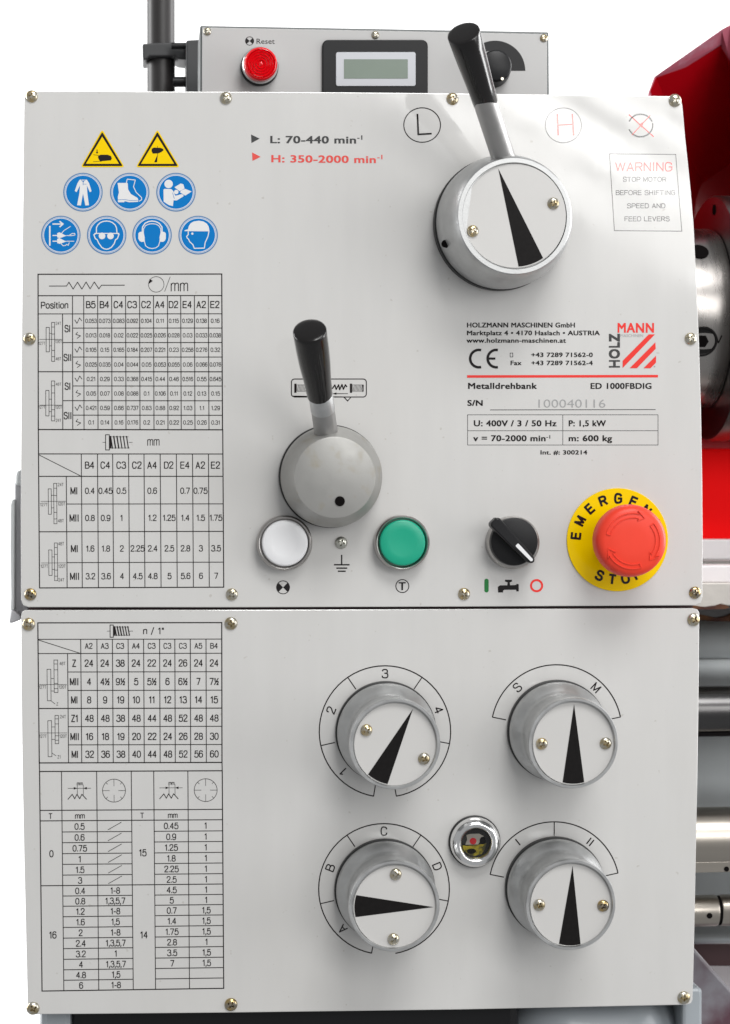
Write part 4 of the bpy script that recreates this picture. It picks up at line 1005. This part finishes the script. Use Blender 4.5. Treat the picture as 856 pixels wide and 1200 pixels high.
# stand below
t = thing('machine_stand', 'dark glossy machine stand below the lower panel', 'machine stand', P(424, 1300, -0.1))
finish('stand_front', prism([(84, 1150), (610, 1150), (610, 1330), (84, 1330)], -0.012, 0.12), 'dark', t, bevel=0.006)
finish('stand_edge', prism([(47, 1150), (85, 1150), (85, 1330), (47, 1330)], -0.014, 0.12), 'castgrey', t, bevel=0.004)
b0, b1 = P(600, 1190, -0.03), P(700, 1190, -0.03)
t = thing('corner_casting', 'pale blue grey casting under the lower right corner of the panel', 'casting', P(740, 1300, -0.03))
fb = finish('foot_block', prism([(590, 1150), (821.5, 1150), (821.5, 1330), (590, 1330)], -0.010, 0.10), 'castgrey', t, bevel=0.045)
fb.modifiers['bevel'].segments = 14
for p_ in fb.data.polygons: p_.use_smooth = True
finish('foot_tab', prism(rrect(800, 1158, 823.5, 1330, 5), -0.0125, 0.05), 'castgrey', t, bevel=0.002)

# side handle
t = thing('side_handle', 'narrow pressed metal door handle sticking out at the left edge', 'handle', P(18, 730, -0.05))
finish('handle_bar', prism([(17.5, 566), (18.5, 558), (22, 553), (34, 553), (34, 725), (17.6, 725)], -0.03, 0.035), 'handle', t, bevel=0.001)
finish('handle_cap', prism([(19, 552.5), (24, 550.5), (34, 550.5), (34, 569), (18, 569)], -0.026, 0.030), 'handlelight', t, bevel=0.0015)
finish('outer_rail', prism([(12.5, 592), (14.5, 585), (17.6, 585), (17.2, 712), (14.5, 728), (11.2, 729.5), (13.0, 700), (12.0, 640)], -0.022, 0.02), 'handlelight', t, bevel=0.0008)
finish('handle_foot', prism([(14, 714), (25, 722), (25, 726), (15, 730), (10.5, 730)], -0.018, 0.02), 'handle', t, bevel=0.0008)

# ================================================================== RED GUARD
DG = -0.13
t = thing('chuck_guard', 'glossy dark red chuck guard open towards the front at the top right', 'guard', P(840, 300, DG))
# shell: outline swept back, open front, folded lip
og = [(748, 560), (757, 150), (761.5, 108), (768.5, 89), (846, 34.5), (856, 29), (900, 40), (1010, 200), (1040, 560)]
ig = [(764, 560), (766, 150), (767, 104), (774, 98), (845.5, 53), (852, 62), (880, 110), (985, 240), (1012, 560)]
wo = [P(x, y, DG) for x, y in og]; wi = [P(x, y, DG-0.012) for x, y in ig]; n = len(og); dep = 0.14
vs = [(v.x, v.y, v.z) for v in wo] + [(v.x, v.y, v.z) for v in wi] + [(v.x+0.070, v.y+dep, v.z-0.05) for v in wo] + [(v.x+0.066, v.y+dep-0.003, v.z-0.05) for v in wi]
fs = []
for i in range(n-1):
    fs += [(2*n+i, 2*n+i+1, i+1, i), (n+i, n+i+1, 3*n+i+1, 3*n+i)]
fs += [tuple(2*n+i for i in range(n)), tuple(3*n+i for i in range(n))]
finish('guard_shell', mesh(vs, fs), 'guard', t)
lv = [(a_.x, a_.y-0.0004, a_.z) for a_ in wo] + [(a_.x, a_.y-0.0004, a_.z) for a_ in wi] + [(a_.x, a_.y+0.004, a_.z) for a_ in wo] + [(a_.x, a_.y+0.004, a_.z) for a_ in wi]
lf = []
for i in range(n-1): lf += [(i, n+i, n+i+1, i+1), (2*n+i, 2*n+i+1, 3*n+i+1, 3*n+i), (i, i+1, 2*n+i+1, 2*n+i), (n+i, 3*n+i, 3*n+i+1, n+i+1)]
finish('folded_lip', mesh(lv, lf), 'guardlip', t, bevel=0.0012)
# ledge and red back panel
DR = -0.14
t = thing('splash_panel', 'bright red panel standing behind the bed below the chuck', 'panel', P(850, 640, DR))
finish('panel_sheet', prism([(790, 524), (1100, 524), (1100, 634), (790, 634)], DR, 0.004), 'redtray', t)
finish('upper_ledge', prism([(790, 511.5), (1100, 511.5), (1100, 526), (790, 526)], DR+0.012, 0.014), 'guard', t, bevel=0.001)
t = thing('chip_tray', 'white painted tray edge under the red panel', 'tray', P(850, 660, -0.12))
finish('tray_face', prism([(790, 632), (1100, 632), (1100, 656), (790, 656)], -0.125, 0.03), 'tray', t, bevel=0.001)
finish('red_trim', prism([(790, 655.5), (1100, 655.5), (1100, 658.5), (790, 658.5)], -0.12, 0.03), 'guard', t)

# ---- chuck: axis along X
DC = -0.11
ac = P(831, 374, DC); sc_ = S(831, 374, DC)
t = thing('lathe_chuck', 'round polished steel chuck and spindle nose at the right edge', 'chuck', ac)
finish('spindle_nose', lathe([(102*sc_, -0.06), (104*sc_, -0.0550), (104.6*sc_, -0.003), (103.6*sc_, -0.0005)], ac, (1, 0, 0), seg=160), 'chuck', t, smooth=40)
finish('back_plate', lathe([(141*sc_, 0), (143*sc_, 0.0015), (143*sc_, 0.011), (141.5*sc_, 0.0125)], ac, (1, 0, 0), seg=160), 'chuckdark', t, smooth=40)
finish('chuck_body', lathe([(138*sc_, 0.012), (138*sc_, 0.0145), (143.5*sc_, 0.016), (143.5*sc_, 0.085), (140*sc_, 0.088)], ac, (1, 0, 0), seg=160), 'chuckdark', t, smooth=40)
def on_nose(px, py, r, h, m, nm, inner=None):
    # radial feature on the nose cylinder, found by intersecting the view ray with the cylinder
    v = (P(px, py, 0)-CAM).normalized(); rr = 104.5*sc_
    oy, oz = CAM.y-ac.y, CAM.z-ac.z
    A_ = v.y**2+v.z**2; B_ = 2*(oy*v.y+oz*v.z); C_ = oy*oy+oz*oz-rr*rr
    tt = (-B_-math.sqrt(max(0, B_*B_-4*A_*C_)))/(2*A_); q = CAM+v*tt
    nrm = Vector((0, q.y-ac.y, q.z-ac.z)).normalized()
    return q, nrm
q, nr = on_nose(819.5, 295, 0, 0, 0, '')
finish('cam_hole', lathe([(11*sc_, -0.003), (11*sc_, 0.0004)], q, nr, seg=28), 'hole', t)
q, nr = on_nose(823, 400, 0, 0, 0, '')
finish('cam_socket', lathe([(17.5*sc_, -0.003), (17.5*sc_, 0.0005), (15.5*sc_, 0.0006), (14.5*sc_, -0.0002), (9*sc_, -0.0003)], q, nr, seg=36), 'socket', t, smooth=30)
finish('hex_recess', lathe([(7.5*sc_, -0.003), (7.5*sc_, 0.0005)], q, nr, seg=6), 'hole', t)
q, nr = on_nose(842.5, 397.5, 0, 0, 0, '')
e1 = Vector((1, 0, 0)); e2 = nr.cross(e1) if nr.cross(e1).z > 0 else e1.cross(nr)
def vline(a, b_, w=1.2):
    A_ = q+nr*0.0003; pts = [a, b_]
    pa = A_+e1*a[0]*sc_+e2*a[1]*sc_; pb = A_+e1*b_[0]*sc_+e2*b_[1]*sc_; dd = (pb-pa).normalized(); sd = dd.cross(nr)*w*sc_/2
    return [pa-sd, pb-sd, pb+sd, pa+sd]
v_ = vline((-3.2, 4.5), (0.0, -4.5)) + vline((3.2, 4.5), (0.0, -4.5)); finish('index_mark', mesh(v_, [(0, 1, 2, 3), (4, 5, 6, 7)]), 'hole', t)
hp = Vector((ac.x-0.0002, 0, 0)); 
# keyhole slot in the face of the back plate, near the top
hz = ac.z + 127*sc_; hy = ac.y
finish('face_hole', lathe([(6.2*sc_, -0.0004), (6.2*sc_, 0.001)], (ac.x, hy-0.012, hz-0.0012), (1, 0, 0), seg=24), 'hole', t)

# ---- bed
t = thing('lathe_bed', 'grey painted lathe bed with worn machined ways at the right edge', 'lathe bed', P(900, 1100, -0.1))
finish('bed_way', prism([(780, 662), (1200, 662), (1200, 684), (780, 684)], -0.075, 0.14), 'tray', t, bevel=0.0015)
finish('way_groove', prism([(780, 657.5), (1200, 657.5), (1200, 662.5), (780, 662.5)], -0.09, 0.1), 'chuckdark', t)
finish('machined_edge', prism([(780, 683), (1200, 683), (1200, 711), (853, 710), (846, 708.5), (838, 710.5), (826, 712), (780, 712)], -0.06, 0.12), 'way', t, bevel=0.0008)
finish('rust_line', prism([(800, 708), (817, 710), (826, 711.5), (838, 710), (844, 707.6), (851, 709.2), (856, 711.8), (850, 713.6), (830, 714.2), (800, 713.5)], -0.0598, 0.01), 'rust', t)
finish('bed_recess', prism([(780, 700), (1200, 700), (1200, 735), (780, 735)], -0.13, 0.1), 'body', t)
finish('rust_patch', prism([(815, 719), (826, 721), (840, 724), (852, 722), (857, 719), (870, 722), (862, 728), (848, 732.5), (838, 729), (826, 727), (815, 726)], -0.1275, 0.006), 'rust', t, bevel=0.001)
# sloping web from back (top) to front (bottom), then ledge and lower web
def slab(pts, m, nm):   # pts: list of (py, d) profile, lofted along X between px 780 and 1200 at each depth
    vs = []; 
    for py, d in pts:
        a = P(790, py, d); b_ = P(1200, py, d); b_ = Vector((b_.x, a.y, a.z)); vs += [a, b_]
    fs = [(2*i, 2*i+1, 2*i+3, 2*i+2) for i in range(len(pts)-1)]
    me = mesh(vs, fs); bm = bmesh.new(); bm.from_mesh(me)
    for f in bm.faces:
        if f.normal.dot(CAM-f.calc_center_median()) < 0: f.normal_flip()
    bmesh.ops.recalc_face_normals(bm, faces=[]) if False else None
    bm.to_mesh(me); bm.free()
    o = finish(nm, me, m, t, smooth=50)
    sm = o.modifiers.new('thick', 'SOLIDIFY'); sm.thickness = 0.004; sm.offset = -1
    return o
slab([(722, -0.150), (728, -0.128), (745, -0.112), (771, -0.104)], 'bed', 'upper_web')
slab([(771.5, -0.098), (774, -0.088), (779, -0.086), (798, -0.092), (812, -0.11), (850, -0.128), (880, -0.13), (905, -0.132), (925, -0.118), (940, -0.104), (955, -0.1), (1000, -0.105), (1030, -0.104), (1075, -0.102), (1094, -0.094), (1101, -0.088), (1107, -0.092)], 'bed', 'lower_web')
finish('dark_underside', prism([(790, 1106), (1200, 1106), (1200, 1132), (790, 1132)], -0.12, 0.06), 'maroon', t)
t = thing('slanted_leg_casting', 'worn grey violet casting sloping down right of the lower panel', 'casting', P(850, 1300, -0.09))
finish('slanted_web', prism([(790, 1100), (813, 1110), (833, 1133), (870, 1174), (1010, 1330), (790, 1330)], -0.085, 0.02), 'castviolet', t, bevel=0.002)
t = thing('tray_apron', 'pale pink white panel behind the slanted casting', 'panel', P(900, 1300, -0.2))
finish('apron_sheet', prism([(790, 1128), (1200, 1128), (1200, 1400), (790, 1400)], -0.2, 0.01), 'tray', t)

# ---- shafts along X
def shaft(name, label, cat, y0, y1, d, m, parts):
    cyp = (y0+y1)/2; a = P(775, cyp, d); s_ = S(830, cyp, d); r = (y1-y0)/2*s_
    tt = thing(name, label, cat, a, 'shafts along the bed')
    e = P(1200, cyp, d).x - a.x
    parts(tt, a, r, s_, e, m, d)
    return tt
def xat(px, d): return P(px, 900, d).x
def p_feed(tt, a, r, s_, e, m, d):
    x = xat(820, d+r)-a.x
    finish('shaft_sleeve', lathe([(r*1.0, 0), (r*1.0, x)], a, (1, 0, 0), seg=64), m, tt, smooth=40)
    finish('shaft_bar', lathe([(r*0.985, x), (r*0.985, e)], a, (1, 0, 0), seg=64), m, tt, smooth=40)
    finish('key_slot', prism_w([(a.x+x, a.z-r*0.72), (a.x+e, a.z-r*0.72), (a.x+e, a.z-r*0.86), (a.x+x, a.z-r*0.86)], a.y-r*0.72, a.y-r*0.4), 'hole', tt)
shaft('feed_shaft', 'dark blued upper shaft right of the lower panel', 'shaft', 804, 865, -0.055, 'shaftdark', p_feed)
def p_lead(tt, a, r, s_, e, m, d):
    finish('shaft_bar', lathe([(r, 0), (r, e)], a, (1, 0, 0), seg=72), m, tt, smooth=40)
    zf = a.z - r*0.93
    finish('flat_strip', prism_w([(a.x, zf), (a.x+e, zf), (a.x+e, zf+r*0.34), (a.x, zf+r*0.34)], a.y-r*0.80, a.y), m, tt, bevel=0.0004)
    hx = P(852, 1016, -d*-1).x if False else xat(852, d+r*0.8)
    finish('pin_hole', lathe([(0.0016, -0.001), (0.0016, 0.0004)], (hx, a.y-r*0.80, zf+r*0.10), (0, -1, 0), seg=20), 'hole', tt)
shaft('lead_screw_sleeve', 'thick bright steel sleeve between the dark shaft and the thin rod', 'shaft', 947, 1020.5, -0.050, 'shaft', p_lead)
def p_rod(tt, a, r, s_, e, m, d):
    x = xat(845, d+r)-a.x
    finish('rod_collar', lathe([(r, 0), (r, x-0.0008), (r*0.97, x)], a, (1, 0, 0), seg=56), m, tt, smooth=40)
    finish('groove', lathe([(r*0.93, x-0.001), (r*0.93, x+0.003)], a, (1, 0, 0), seg=56), 'hole', tt, smooth=40)
    finish('rod_bar', lathe([(r*0.97, x+0.002), (r, x+0.0026), (r, e)], a, (1, 0, 0), seg=56), m, tt, smooth=40)
    hx = xat(832, d+r*0.95); finish('pin_hole', lathe([(0.0018, -0.001), (0.0018, 0.0006)], (hx, a.y-r*0.955, a.z-r*0.12), (0, -1, -0.1), seg=20), 'hole', tt)
shaft('switch_rod', 'thin bright steel rod with a groove, lowest of the three shafts', 'shaft', 1050, 1086.5, -0.055, 'shaft', p_rod)
